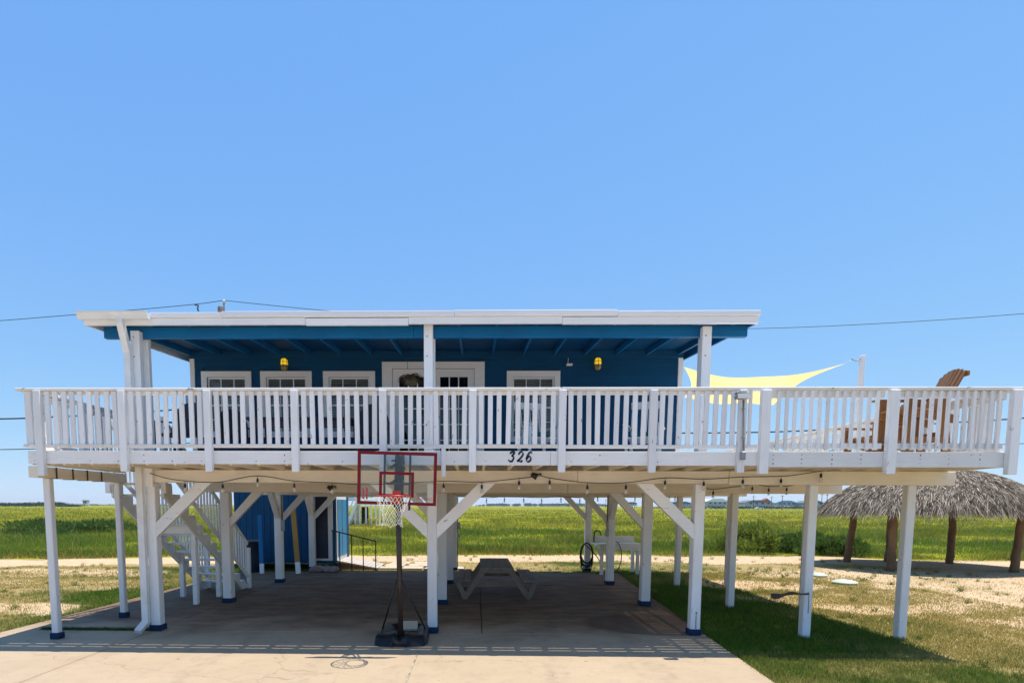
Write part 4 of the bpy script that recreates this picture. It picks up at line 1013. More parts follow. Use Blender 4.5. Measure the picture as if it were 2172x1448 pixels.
# ================================================================== PICNIC TABLE
pt = thing('picnic_table', 'weathered grey A-frame picnic table with attached benches under the house', 'picnic table', (.46, 13.6, 0))
TX, TY0, TY1 = 0.46, 12.42, 14.72
for k in range(5): w = .142; x = TX - .368 + k * .147; box('tabletop_plank', pt, x, x + w, TY0 + random.uniform(-.01, .01), TY1 + random.uniform(-.015, .015), .70, .738, M_BENCHTOP, .005)
for s in (-1, 1):
    for k in range(2): x = TX + s * (.66 + k * .168); box('bench_plank', pt, x - .08, x + .08, TY0 + .02, TY1 - .02, .42, .455, M_BENCHTOP, .005)
for yy in (TY0 + .16, TY1 - .22):
    for s in (-1, 1):
        bar('leg', pt, (TX + s * .735, yy, .02), (TX + s * .27, yy, .70), .038, .13, M_GREYWOOD, (1, 0, 0), .004)
        bar('bench_brace', pt, (TX + s * .70, yy - .042, .03), (TX + s * .86, yy - .042, .41), .038, .11, M_GREYWOOD, (1, 0, 0), .004)
    box('bench_support', pt, TX - .90, TX + .90, yy + .022, yy + .06, .29, .415, M_GREYWOOD, .004)
    box('top_support', pt, TX - .34, TX + .34, yy - .06, yy - .022, .61, .697, M_GREYWOOD, .004)

# ================================================================== STRING LIGHTS
def catmull(P, n=5):
    P = [Vector(p) for p in P]; Q = [P[0]] + P + [P[-1]]; out = []
    for i in range(1, len(Q) - 2):
        a, b, c, d = Q[i - 1], Q[i], Q[i + 1], Q[i + 2]
        for k in range(n):
            t = k / n; out.append(0.5 * ((2 * b) + (c - a) * t + (2 * a - 5 * b + 4 * c - d) * t * t + (-a + 3 * b - 3 * c + d) * t ** 3))
    out.append(P[-1]); return out
def bulbs(root, spots):
    for p in spots:
        p = Vector(p)
        vs, fs = merge([tube_geo([(0, 0, 0), (0, 0, -.045)], .004, 5), lathe_geo([(.006, -.04), (.017, -.05), (.019, -.075), (.019, -.10), (.016, -.105)], 10)])
        s = add('socket', mesh('socket', vs, fs, M_RUBBER, True), root, p)
        vs, fs = lathe_geo([(.012, -.105), (.02, -.12), (.027, -.145), (.023, -.17), (.008, -.182)], 10)
        add('bulb', mesh('bulb', vs, fs, M_BULB, True), s, p)
YS = 9.16
k1 = [(318, 1003), (355, 1014), (392, 1019), (432, 1022), (472, 1021), (546, 1008.5), (624, 1019.5), (704, 1023), (770, 1027), (860, 1024), (941, 1020), (1022, 1021.5), (1101, 1014), (1136, 1010), (1148, 1008), (1166, 1013), (1246, 1023), (1328, 1023), (1411, 1013), (1493, 1015.5), (1576, 1011), (1657, 1009.5), (1700, 1005), (1752, 996)]
sl1 = thing('string_lights', 'black string lights with clear bulbs swagged along the front girder', 'string lights', at(1000, 1015, YS))
tube('cord', sl1, catmull([at(a, b, YS) for a, b in k1]), .0065, M_CABLE, 5)
bulbs(sl1, [at(a, b, YS) for a, b in ((392, 1019.5), (472, 1021), (546, 1008.5), (624, 1019.5), (704, 1023), (941, 1020), (1022, 1021.5), (1101, 1014), (1166, 1013), (1246, 1023), (1328, 1023), (1411, 1013), (1493, 1015.5), (1576, 1011), (1657, 1009.5), (1742, 998))])
for px, py, Y, lab in ((1136, 1008, 9.19, 'small dark spotlight clamped on the front girder right of the house number'), (703, 1034, 11.94, 'small dark spotlight on the second girder left of the backboard')):
    c = at(px, py, Y); so = thing('spotlight', lab, 'spotlight', c, group='clamped spotlights')
    vs, fs = lathe_geo([(.02, -.05), (.035, -.04), (.055, .05), (.05, .055)], 12); add('lamp_shell', mesh('lamp_shell', vs, fs, M_RUBBER, True), so, c + Vector((-.03, -.04, .0)), Matrix.Rotation(rad(115), 3, 'Y'))
    tube('bracket', so, [c + Vector((.02, -.03, .01)), c + Vector((.08, -.01, .03)), c + Vector((.09, .03, .0))], .012, M_DARKMETAL, 6)
k2 = [(1000, 1052), (1032, 1055), (1070, 1053), (1111, 1054), (1149, 1055), (1190, 1053), (1230, 1055), (1268, 1051), (1347, 1051), (1406, 1046), (1420, 1046), (1432, 1050)]
sl2 = thing('string_lights', 'small string lights along the rear girder against the sky', 'string lights', at(1150, 1053, 18.15))
tube('cord', sl2, catmull([at(a, b, 18.15) for a, b in k2]), .007, M_CABLE, 5)
bulbs(sl2, [at(a, b, 18.15) for a, b in k2[1:]])
k3 = [(1500, 1034), (1513, 1037), (1596, 1028), (1631, 1031), (1669, 1030), (1700, 1026)]
sl3 = thing('string_lights', 'short string lights under the second girder at the right', 'string lights', at(1600, 1030, 11.9))
tube('cord', sl3, catmull([at(a, b, 11.9) for a, b in k3]), .007, M_CABLE, 5); bulbs(sl3, [at(a, b, 11.9) for a, b in k3[1:-1]])

# ================================================================== UNDER THE HOUSE: STORE ROOM AND CLUTTER
YSR = 18.55
store = thing('storage_room', 'dark blue board-clad storage room under the back of the house', 'shed', (-6.2, 19.5, 0))
x = -7.95
while x < -5.62:
    box('cladding_board', store, x, x + .194, YSR, YSR + .025, .27, 2.60, M_BLUE, .006); x += .2
geo_part('room_walls', store, [box_geo(-7.95, -4.64, YSR + .03, YSR + .1, .25, 2.6), box_geo(-4.70, -4.62, YSR + .105, 20.4, .25, 2.6), box_geo(-7.95, -7.87, YSR + .105, 20.4, .25, 2.6), box_geo(-7.95, -4.62, 20.405, 20.5, .25, 2.6), box_geo(-7.95, -4.62, YSR + .03, 20.5, .17, .245), box_geo(-7.95, -4.62, YSR + .03, 20.5, 2.605, 2.65)], M_BLUE)
dd = geo_part('door', store, box_geo(-5.36, -4.86, YSR - .01, YSR + .028, .34, 2.42), M_NAVY, label='dark navy door of the storage room')
for a, b, c, d in ((-5.44, -5.362, .27, 2.5), (-4.858, -4.70, .27, 2.5), (-5.362, -4.858, 2.422, 2.5), (-5.362, -4.858, .27, .338)): box('door_casing', dd, a, b, YSR - .02, YSR + .028, c, d, M_TRIM, .004)
# double blue doors on the sunny side wall
sd = geo_part('double_door', store, box_geo(-4.618, -4.60, 18.66, 20.06, .26, 2.42), M_TRIM, label='sunlit light blue double door with white trim')
for y0, y1 in ((18.74, 19.33), (19.39, 19.98)):
    box('door_panel', sd, -4.598, -4.58, y0, y1, .38, 2.28, M_BLUED, .004)
box('door_handle', sd, -4.578, -4.55, 19.36, 19.38, 1.2, 1.3, M_STEEL, .003)
for x, y in ((-7.7, 18.7), (-6.5, 18.7), (-5.0, 18.7), (-7.7, 20.3), (-5.0, 20.3)): box('pier', store, x - .08, x + .08, y - .08, y + .08, -.05, .168, M_GREYWOOD, .01)
# loose posts stored against the room
def plank(label, px0, py0, px1, py1, Yb, Yt, w, d, mat, foot=None):
    q = thing('timber_post', label, 'post', at(px0, py0, Yb)); a, b = at(px0, py0, Yb), at(px1, py1, Yt)
    a.z = max(a.z, .0)
    s = a + (b - a) * .17
    bar('painted_length', q, s, b, d, w, mat, (1, 0, 0), .006); bar('bare_foot', q, a, s, d, w, M_WHITE, (1, 0, 0), .006)
    return q
plank('yellow painted plank with white foot leaning by the storage room', 633, 1216, 621, 1072, 17.1, 17.3, .15, .045, M_YELLOW)
plank('blue painted plank with white foot leaning by the storage room', 556, 1216, 551, 1092, 17.15, 17.4, .13, .045, M_BLUE2)
# blue drum
br = thing('trash_barrel', 'dark navy plastic barrel beside the foot of the stairs', 'barrel', (-7.02, 17.6, 0))
vs, fs = lathe_geo([(.24, .0), (.26, .02), (.285, .5), (.30, .93), (.315, .94), (.315, .97), (.29, .97), (.27, .9)], 24, (-7.02, 17.6, 0)); geo_part('body', br, (vs, fs), M_NAVY, True)
tube('rim', br, [(-7.02 + .31 * math.cos(k * math.pi / 14), 17.6 + .31 * math.sin(k * math.pi / 14), .98) for k in range(28)], .014, M_STEEL, 6, True)
# sacks on the floor
def blob(c, r, seed, nu=16, nv=10):
    vs, fs = [], []; q = random.Random(seed); ph = [q.uniform(0, 6) for _ in range(6)]
    for j in range(nv + 1):
        t = math.pi * j / nv
        for i in range(nu):
            a = 2 * math.pi * i / nu; k = 1 + .13 * math.sin(2 * a + ph[0] + t) + .09 * math.sin(5 * a + ph[1]) + .06 * math.sin(4 * t + 3 * a + ph[2])
            vs.append((c[0] + r[0] * k * math.sin(t) * math.cos(a), c[1] + r[1] * k * math.sin(t) * math.sin(a), max(.003, c[2] + r[2] * k * math.cos(t))))
    for j in range(nv):
        for i in range(nu): fs.append((j * nu + i, j * nu + (i + 1) % nu, (j + 1) * nu + (i + 1) % nu, (j + 1) * nu + i))
    return vs, fs
for i, (px, py, r, lab) in enumerate(((672, 1213, (.22, .2, .13), 'dusty slumped sack lying left of the other sack'), (700, 1212, (.30, .22, .11), 'dusty flattened sack lying beside the metal handrail'))):
    g = G0 = at(px, py, 17.65); vs, fs = blob((0, 0, .07), r, i); tag(add('sack', mesh('sack', vs, fs, M_SACK, True), None, (g.x, 17.65, 0)), lab, 'sack', 'sacks on the concrete')
# ramp to the doors
ramp_ = thing('wooden_ramp', 'bleached plank ramp sloping up to the light blue double door', 'ramp', (-3.95, 19.3, 0))
RA, RB = Vector((-4.58, 0, .27)), Vector((-3.25, 0, .03)); n = 10
for k in range(n):
    a, b = RA.lerp(RB, k / n), RA.lerp(RB, (k + .94) / n); c = (a + b) / 2; ang = math.atan2(RB.z - RA.z, RB.x - RA.x)
    add('ramp_plank', boxm(1.45, (b - a).length, .035, M_RAMP, .004), ramp_, (c.x, 19.35, c.z - .02), Matrix.Rotation(-ang, 3, 'Y') @ Matrix.Rotation(math.pi / 2, 3, 'Z'))
for yy in (18.62, 20.06): geo_part('ramp_side', ramp_, prism_geo([(-4.58, -.03), (-3.25, -.03), (-3.25, -.01), (-4.58, .225)], yy - .02, yy + .02, 'y'), M_LOG)
# metal handrail in front of the ramp
hr = thing('metal_handrail', 'thin brown metal handrail sloping down beside the ramp', 'handrail', (-4.0, 18.3, 0))
YH = 18.3; tops = [at(703, 1124, YH), at(798, 1147.5, YH)]
tube('top_rail', hr, tops, .021, M_BROWNMETAL, 8)
for px in (706, 720, 745.5, 770, 796.5):
    t = (px - 703) / 95; p = tops[0].lerp(tops[1], t); tube('upright', hr, [(p.x, YH, -.03), (p.x, YH, p.z)], .017, M_BROWNMETAL, 8)
# pavers leading away from the ramp
pav = bpy.data.objects.new('paver_path', None); COL.objects.link(pav); pav['kind'] = 'structure'; RM[pav.name] = Matrix.Identity(4)
for x, y, r in ((-2.9, 19.0, 2), (-2.85, 19.75, -3), (-2.12, 18.9, 1), (-2.0, 19.7, 4), (-1.35, 18.75, -6), (-.75, 18.95, 3), (-1.9, 20.5, 8), (-2.75, 20.5, -2)):
    add('paver', boxm(.68, .66, .07, M_BLOCK, .012), pav, (x, y, -.005 + random.uniform(-.008, .008)), Matrix.Rotation(rad(r), 3, 'Z'))
# fish-cleaning table with hoses at the right rear post
ft = thing('fish_cleaning_table', 'white wooden work table fixed between the right rear posts', 'work table', (4.0, 17.6, 0))
bar('tabletop', ft, (3.62, 17.55, .93), (5.05, 17.75, .93), .72, .05, M_WHITE2, (0, 0, 1), .006)
box('splash_board', ft, 3.68, 5.0, 18.1, 18.14, .957, 1.15, M_WHITE2, .004)
bar('front_apron', ft, (4.15, 17.26, .86), (5.05, 17.38, .86), .035, .22, M_WHITE2, (0, 0, 1), .004)
for x, y in ((3.82, 17.35), (4.95, 17.5), (4.95, 18.05)): box('leg', ft, x - .045, x + .045, y - .045, y + .045, -.05, .90, M_WHITE, .005)
bar('leg_brace', ft, (3.82, 17.35, .55), (3.62, 17.35, .90), .04, .08, M_WHITE)
pts = [Vector((3.72, 18.05, .96)), Vector((3.72, 18.0, 1.25)), Vector((3.78, 17.9, 1.33)), Vector((3.86, 17.8, 1.27)), Vector((3.88, 17.78, 1.18))]; tube('tap', ft, catmull(pts), .02, M_DARKMETAL, 8)
vs, fs = lathe_geo([(.05, -.1), (.2, -.1), (.2, -.07), (.08, -.07), (.08, .07), (.2, .07), (.2, .1), (.05, .1)], 18)
hreel = geo_part('hose_reel', ft, ([(4.02 + z, 17.25 + x, .80 + y) for x, y, z in vs], fs), M_WHITE2)
hose = thing('garden_hose', 'black garden hose coiled in loops on the rear corner post', 'hose', (3.45, 17.95, 0)); q = random.Random(3); P = []
for k in range(9 * 14):
    a = k / 14 * 2 * math.pi; rr = q.uniform(.95, 1.05); ln = .34 + .05 * math.sin(k / 14 * 1.9) + .035 * (k // 14 % 4)
    P.append((3.50 + .19 * math.sin(a) * rr + .01 * math.sin(k), 18.12 - .012 * (k // 14), .93 - ln + ln * math.cos(a)))
tube('coil', hose, P, .015, M_RUBBER, 6)
tube('tail', hose, catmull([P[-1], (3.8, 17.9, .5), (3.9, 17.6, .12), (3.7, 17.5, .02)]), .015, M_RUBBER, 6)
h2 = thing('garden_hose', 'single black hose loop hanging under the white work table', 'hose', (4.35, 17.2, 0))
tube('loop', h2, catmull([at(1392, 1149, 17.2), at(1400, 1150, 17.2), at(1312, 1150, 17.2) * 0 + at(1314, 1152, 17.2), at(1319, 1175, 17.2), at(1314, 1200, 17.2), at(1306, 1214, 17.2)]) if False else catmull([at(1307, 1149, 17.2), at(1312, 1152, 17.2), at(1318, 1168, 17.2), at(1317, 1190, 17.2), at(1310, 1208, 17.2), at(1302, 1214, 17.2)]), .014, M_RUBBER, 6)
# brown rag hanging from a hook on the right post
rag = thing('hanging_cloth', 'dark brown cloth strip tied to the right lawn post and blown sideways', 'cloth', (5.2, 9.2, .5))
nu = 18; top = []; bot = []
for k in range(nu + 1):
    t = k / nu; px = 1635 + 80 * t; c = at(px, 1263 - 6 * t + 1.5 * math.sin(t * 9), 9.12 - .05 * math.sin(t * 5)); wd = (.075 * (1 - t) ** .6 * (.75 + .25 * math.sin(t * 14)) + .008)
    top.append(c + Vector((0, 0, wd * .6))); bot.append(c - Vector((0, .04 * math.sin(t * 8), wd * .5)))
vs = top + bot; fs = [(i, i + 1, nu + 2 + i, nu + 1 + i) for i in range(nu)]
me = mesh('rag', vs, fs, M_CLOTH, True); vs2 = [v + Vector((0, .006, 0)) for v in vs]; V_, F_ = merge([(vs, fs), (vs2, [f[::-1] for f in fs])]); geo_part('rag', rag, (V_, F_), M_CLOTH, True)
tube('hook_wire', rag, [at(1714, 1254, 9.15), at(1716, 1262, 9.15), at(1714, 1300, 9.2)], .005, M_RUST, 5)

# ================================================================== YARD
for i, (x, y, r, lab) in enumerate(((10.51, 17.6, .24, 'small pale green septic lid, the farther one behind the post'), (10.27, 15.95, .30, 'larger pale green septic lid in the lawn'))):
    lid = thing('septic_lid', lab, 'septic lid', (x, y, -.03), group='septic lids in the lawn')
    vs, fs = lathe_geo([(r, -.02), (r, .03), (r * .93, .055), (r * .6, .085), (r * .2, .1), (.001, .1)], 28); add('dome', mesh('dome', vs, fs, M_LID, True), lid, (x, y, -.02))
    tube('flange', lid, [(x + r * math.cos(k * math.pi / 14), y + r * math.sin(k * math.pi / 14), .005) for k in range(28)], .018, M_LID, 6, True)
# weeds along the joint on the left
n = 2600; wx = rng.uniform(-7.3, -5.4, n); wy = 9.27 + rng.normal(0, .035, n); 
v, t, c = blades(wx, wy, np.zeros(n), rng.uniform(.015, .06, n), np.full(n, .006), rng.uniform(.3, 1, n), np.array([.06, .10, .02]), np.array([.10, .10, .03]), rng.uniform(0, 1, n))
wd = add('joint_weeds', np_mesh('joint_weeds', v, t, M_BLADE, c)); wd['kind'] = 'stuff'; wd['label'] = 'low weeds growing in the slab joint by the left posts'; wd['category'] = 'weeds'

n = 5200; x = rng.uniform(-18, 19, n); y = rng.uniform(8.5, 25, n); k = (zone_sand(x, y) > .45) & ~on_slab(x, y, -.1) & (y < edge_y(x)); x, y = x[k], y[k]; m = len(x)
r_ = rng.uniform(.008, .03, m); a = rng.uniform(0, 6.28, m); z0 = relief(x, y)
V = np.stack([np.stack([x + r_ * np.cos(a + q), y + r_ * np.sin(a + q), z0 + (0 if i < 3 else 1) * r_ * .6], 1) if i < 3 else np.stack([x, y, z0 + r_ * .7], 1) for i, q in enumerate((0, 2.1, 4.2, 0))], 1)
b4 = np.arange(m)[:, None] * 4; T = np.concatenate([b4 + np.array([[0, 1, 3]]), b4 + np.array([[1, 2, 3]]), b4 + np.array([[2, 0, 3]])]); cc = np.array([.5, .42, .33])[None] * rng.uniform(.35, 1.3, (m, 1))
sb = add('shell_bits', np_mesh('shell_bits', V.reshape(-1, 3), T, M_THATCH, np.repeat(cc[:, None], 4, 1).reshape(-1, 3), smooth=False)); sb['kind'] = 'stuff'; sb['label'] = 'shell bits and pebbles scattered over the bare sand'; sb['category'] = 'pebbles'
# palapa -------------------------------------------------------------------
pal = thing('thatched_palapa', 'round-roofed thatched palapa on rough log posts at the right', 'palapa', (16.0, 20.5, 0))
def log(x, y, h, r, seed, lean=(0, 0)):
    q = random.Random(seed); pts = []; rs = []
    for k in range(14):
        t = k / 13; pts.append((x + lean[0] * t + q.uniform(-.02, .02), y + lean[1] * t, -.1 + (h + .1) * t)); rs.append(r * (1.12 - .2 * t) * q.uniform(.94, 1.06))
    vs, fs = tube_geo(pts, rs, 12); geo_part('log_post', pal, (vs, fs), M_LOG, True)
for i, (x, y, lx) in enumerate(((14.25, 22.1, .22), (13.85, 19.2, .0), (17.9, 21.8, .0), (17.8, 19.1, .12))): log(x, y, 2.2, .116, i, (lx, 0))
log(16.0, 22.3, 2.2, .14, 8)
for a, b in (((13.7, 19.15, 2.1), (18.4, 19.05, 2.1)), ((13.9, 22.15, 2.1), (18.4, 21.85, 2.1)), ((14.0, 18.9, 2.02), (14.4, 22.4, 2.02)), ((17.9, 18.8, 2.02), (18.0, 22.2, 2.02))): geo_part('ring_log', pal, tube_geo([a, b], .085, 8), M_LOG, True)
PCX, PCY, PAX, PAY, PZ0, PZ1 = 16.05, 20.55, 3.50, 2.70, 2.06, 3.36
def dome(a, s):   # s 0 apex .. 1 eave
    zz = PZ1 - (PZ1 - PZ0) * s ** 2.5
    return np.stack([PCX + PAX * s * np.cos(a), PCY + PAY * s * np.sin(a), zz], -1)
na, ns = 48, 14; A, S = np.meshgrid(np.linspace(0, 2 * np.pi, na, endpoint=False), np.linspace(.02, .97, ns)); Pd = dome(A, S).reshape(-1, 3) - np.array([0, 0, .10])
fs = [(j * na + i, j * na + (i + 1) % na, (j + 1) * na + (i + 1) % na, (j + 1) * na + i) for j in range(ns - 1) for i in range(na)]
geo_part('roof_core', pal, ([Vector(p) for p in Pd], fs), M_LOG)
n = 85000; s = np.sqrt(rng.uniform(0.0, 1.0, n)) * 1.0; a = rng.uniform(0, 2 * np.pi, n); L = rng.uniform(.10, .32, n); 
p0 = dome(a, np.clip(s, .0, 1)); a2 = a + rng.normal(0, .035, n); p1 = dome(a2, s + L / 3.0)
lift = rng.uniform(-.04, .07, (n, 1)) * np.array([[0, 0, 1]]); p0 = p0 + lift; p1 = p1 + lift * .5 + np.array([[0, 0, .02]])
out = s > .93; p1[out, 2] -= rng.uniform(.02, .22, out.sum())
d = p1 - p0; side = np.cross(d, np.array([0, 0, 1.0])); side /= np.linalg.norm(side, axis=1)[:, None] + 1e-9
nrm = np.cross(side, d); nrm /= np.linalg.norm(nrm, axis=1)[:, None] + 1e-9; tw = rng.uniform(-.9, .9, n)[:, None]; side = side * np.cos(tw) + nrm * np.sin(tw)
w = rng.uniform(.004, .011, n)[:, None]
V = np.stack([p0 - side * w * .6, p0 + side * w * .6, (p0 + p1) / 2 + side * w + np.array([0, 0, .02]), p1, (p0 + p1) / 2 - side * w + np.array([0, 0, .02])], 1)
b5 = np.arange(n)[:, None] * 5; T = np.concatenate([b5 + np.array([[0, 1, 2]]), b5 + np.array([[0, 2, 4]]), b5 + np.array([[4, 2, 3]])])
tone = rng.uniform(0, 1, n) ** 2.0 * np.clip(1.25 - .5 * fbm(a * 9, s * 7, 3, 3, 1.0), .3, 1); cc = np.array([.075, .052, .036])[None] * (1 - tone[:, None]) + np.array([.78, .67, .53])[None] * tone[:, None]
me = np_mesh('thatch', V.reshape(-1, 3) - np.array([16.0, 20.5, 0]), T, M_THATCH, np.repeat(cc[:, None], 5, 1).reshape(-1, 3), smooth=False)
th = add('thatch', me, pal, (16.0, 20.5, 0)); th['kind'] = 'stuff'

# shrubs in the marsh edge ---------------------------------------------------
def shrub(name, label, x, y, rx, rz, col_a, col_b, n, leaf=.05, ztr=0.0, cat='shrub', group=None, seed=0, sh=1.0):
    q = np.random.default_rng(seed + 100); root = thing(name, label, cat, (x, y, 0), group=group)
    for k in range(5): ang = k * 1.26; tube('stem', root, [(x, y, -.05), (x + .25 * rx * math.cos(ang), y + .25 * rx * math.sin(ang), rz * .7), (x + .5 * rx * math.cos(ang), y + .5 * rx * math.sin(ang), rz * 1.3)], [.03 * rz, .02 * rz, .006 * rz], M_LOG, 5)
    nc = 22; cc = np.stack([q.normal(0, .42, nc) * rx, q.normal(0, .42, nc) * rx, q.uniform(.2, 1.1, nc) * rz], 1); cr = q.uniform(.55, 1.1, nc)
    ci = q.integers(0, nc, n); dv = q.normal(0, 1, (n, 3)); dv /= np.linalg.norm(dv, axis=1)[:, None]; rr = q.uniform(.35, 1.05, n)[:, None]
    p = cc[ci] + dv * cr[ci][:, None] * rr * np.array([.38 * rx, .38 * rx, .5 * rz]); p[:, 2] = np.maximum(p[:, 2], .03)
    u = q.normal(0, 1, (n, 3)); u /= np.linalg.norm(u, axis=1)[:, None]; v_ = np.cross(u, dv); v_ /= np.linalg.norm(v_, axis=1)[:, None] + 1e-9
    u = u * .55 + dv * .6 + np.array([0, 0, .7]); u /= np.linalg.norm(u, axis=1)[:, None]; v_ = np.cross(u, q.normal(0, 1, (n, 3))); v_ /= np.linalg.norm(v_, axis=1)[:, None] + 1e-9
    l = leaf * q.uniform(.6, 1.6, n)[:, None]
    V = np.stack([p - u * l, p + v_ * l * .22, p + u * l, p - v_ * l * .22], 1).reshape(-1, 3)
    Fq_ = np.arange(4 * n).reshape(n, 4); t_ = q.uniform(0, 1, n)[:, None]; c = np.array(col_a)[None] * (1 - t_) + np.array(col_b)[None] * t_
    add('foliage', np_mesh('foliage', V, Fq_, M_BLADE, np.repeat(c[:, None], 4, 1).reshape(-1, 3), smooth=False), root, (x, y, 0))
    return root
shrub('marsh_shrub', 'large yellow-green feathery shrub in the marsh between the right posts', 12.6, 26.6, 1.5, .95, (.15, .22, .025), (.30, .33, .06), 7500, .11, seed=1)
shrub('marsh_shrub', 'dark green low shrub beside the pale feathery shrub', 14.9, 27.0, 1.9, .6, (.06, .12, .02), (.12, .18, .035), 6000, .10, seed=2)
shrub('marsh_shrub', 'dark green shrub in the marsh behind the front left post', -29.5, 40.5, 5.0, .62, (.06, .115, .025), (.11, .17, .035), 11000, .15, seed=3)
shrub('marsh_shrub', 'dark green clump at the marsh edge right of the thatched roof posts', 16.1, 25.6, 1.4, .55, (.06, .12, .02), (.12, .18, .035), 4500, .09, seed=6)

# ================================================================== ON THE DECK
# Adirondack chairs: built facing -X at the origin
def adirondack(name, label, loc, rotz, lift, group):
    t = thing(name, label, 'chair', loc, rotz, group, world=False)
    B = lambda nm, p, q, w, h, up=(0, 0, 1): bar(nm, t, p, q, w, h, M_CEDAR, up, .005)
    sz = .38 + lift
    for k in range(6):
        x = -.30 + k * .095; B('seat_slat', (x, -.27, sz - .018 * k + (.0 if k else -.01)), (x, .27, sz - .018 * k + (.0 if k else -.01)), .085, .024)
    for s in (-1, 1):
        B('front_leg', (-.28, s * .30, 0), (-.28, s * .30, .54 + lift), .035, .12, (1, 0, 0))
        B('rear_leg', (.30, s * .27, 0), (.20 if lift < .1 else .18, s * .27, .52 + lift), .035, .12, (1, 0, 0))
        B('side_rail', (-.33, s * .265, sz - .06), (.42, s * .265, sz - .22 if lift < .1 else sz - .2), .03, .12)
        B('arm', (-.42, s * .33, .565 + lift), (.36, s * .33, .555 + lift), .15, .026)
        if lift > .1: B('stretcher', (-.28, s * .30, .22), (.26, s * .27, .22), .03, .09)
    if lift > .1:
        B('foot_rest', (-.30, -.3, .20), (-.30, .3, .20), .14, .026); B('rear_stretcher', (.26, -.27, .30), (.26, .27, .30), .03, .1)
    for k in range(7):
        o = (k - 3); top = .95 + lift - .007 * o * o
        B('back_slat', (.20, o * .068, sz - .12), (.20 + .30, o * .076, top), .072, .026, (1, 0, 0))
    for z_, x_ in ((.55 + lift, .32), (.84 + lift, .475)): B('back_brace', (x_ + .03, -.30, z_), (x_ + .03, .30, z_), .03, .07)
    return t
adirondack('adirondack_chair', 'tall stained cedar chair, its slatted back rising above the right railing', (6.66, 8.95, ZF + .001), rad(-5), .33, 'stained cedar deck chairs')
adirondack('adirondack_chair', 'lower stained cedar chair behind the right railing, left of the tall one', (6.70, 9.80, ZF + .001), rad(6), .0, 'stained cedar deck chairs')
# white rocking chairs
def rocker(label, loc, rotz):
    t = thing('rocking_chair', label, 'rocking chair', loc, rotz, 'white rocking chairs on the porch', world=False)
    B = lambda nm, p, q, w, h, up=(0, 0, 1), m=M_TRIM: bar(nm, t, p, q, w, h, m, up, .004)
    for s in (-1, 1):
        tube('rocker', t, [(s * .27, y, .015 + .16 * (y + .05) ** 2) for y in np.linspace(-.5, .55, 12)], .018, M_TRIM, 6)
        B('front_leg', (s * .27, -.27, .03), (s * .27, -.27, .62), .045, .045, (1, 0, 0)); B('rear_post', (s * .25, .22, .03), (s * .25, .46, 1.12), .045, .05, (1, 0, 0))
        B('arm', (s * .29, -.34, .64), (s * .28, .36, .62), .09, .022)
    for k in range(5): B('seat_slat', (-.25, -.24 + k * .11, .42 - .012 * k), (.25, -.24 + k * .11, .42 - .012 * k), .09, .02)
    for k in range(5): x = -.18 + k * .09; B('back_slat', (x, .25, .42), (x, .44, 1.04), .06, .016, (1, 0, 0))
    B('top_rail', (-.29, .455, 1.08), (.29, .455, 1.08), .03, .13, (0, 0, 1))
    vs, fs = blob((0, 0, .47), (.24, .24, .06), 5); add('cushion', mesh('cushion', [(x, y, z) for x, y, z in vs], fs, M_TEAL, True), t)
    return t
rocker('white slatted rocking chair with teal cushion below the right window', (1.10, 10.45, ZF), rad(18))
rocker('white slatted rocking chair with teal cushion before the plain blue wall', (2.98, 10.35, ZF), rad(-22))
# dark moulded chairs and a patio table
def moulded(label, loc, rotz):
    t = thing('patio_chair', label, 'chair', loc, rotz, 'dark patio chairs on the porch', world=False)
    n_, m_ = 12, 10; vs = []
    for j in range(m_ + 1):
        v = j / m_
        for i in range(n_ + 1):
            u = i / n_ * 2 - 1; wtop = .27 * (1 - .55 * max(0, v - .62) ** 1.2 * 2.2)
            vs.append((u * wtop, .22 + .16 * v - .09 * u * u, .40 + .62 * v * (1 - .10 * u * u)))
    fs = [(j * (n_ + 1) + i, j * (n_ + 1) + i + 1, (j + 1) * (n_ + 1) + i + 1, (j + 1) * (n_ + 1) + i) for j in range(m_) for i in range(n_)]
    V_, F_ = merge([(vs, fs), ([(x, y + .02, z) for x, y, z in vs], [f[::-1] for f in fs])]); add('backrest', mesh('backrest', V_, F_, M_DARKCHAIR, True), t)
    bar('seat', t, (-.26, 0, .40), (.26, 0, .40), .5, .03, M_DARKCHAIR, (0, 0, 1), .01)
    for s in (-1, 1):
        bar('arm', t, (s * .29, -.25, .62), (s * .27, .27, .66), .06, .025, M_DARKCHAIR)
        for y in (-.22, .22): bar('leg', t, (s * .27, y, 0), (s * .25, y, .62 if y < 0 else .5), .04, .04, M_DARKCHAIR, (1, 0, 0))
    return t
moulded('dark moulded patio chair near the left porch post', (-5.12, 9.75, ZF), rad(-15))
moulded('dark moulded patio chair between the two left windows', (-4.45, 10.5, ZF), rad(30))
moulded('dark moulded patio chair left of the french door', (-1.78, 9.9, ZF), rad(10))
ptb = thing('patio_table', 'dark long patio table on the porch below the windows', 'table', (-3.0, 10.3, ZF))
box('tabletop', ptb, -4.0, -2.15, 9.85, 10.75, ZF + .69, ZF + .73, M_DARKCHAIR, .01)
for x in (-3.9, -2.25):
    for y in (9.95, 10.65): box('leg', ptb, x - .03, x + .03, y - .03, y + .03, ZF + .001, ZF + .689, M_DARKCHAIR, .005)
box('apron', ptb, -3.9, -2.25, 9.93, 9.96, ZF + .55, ZF + .688, M_DARKCHAIR, .005)
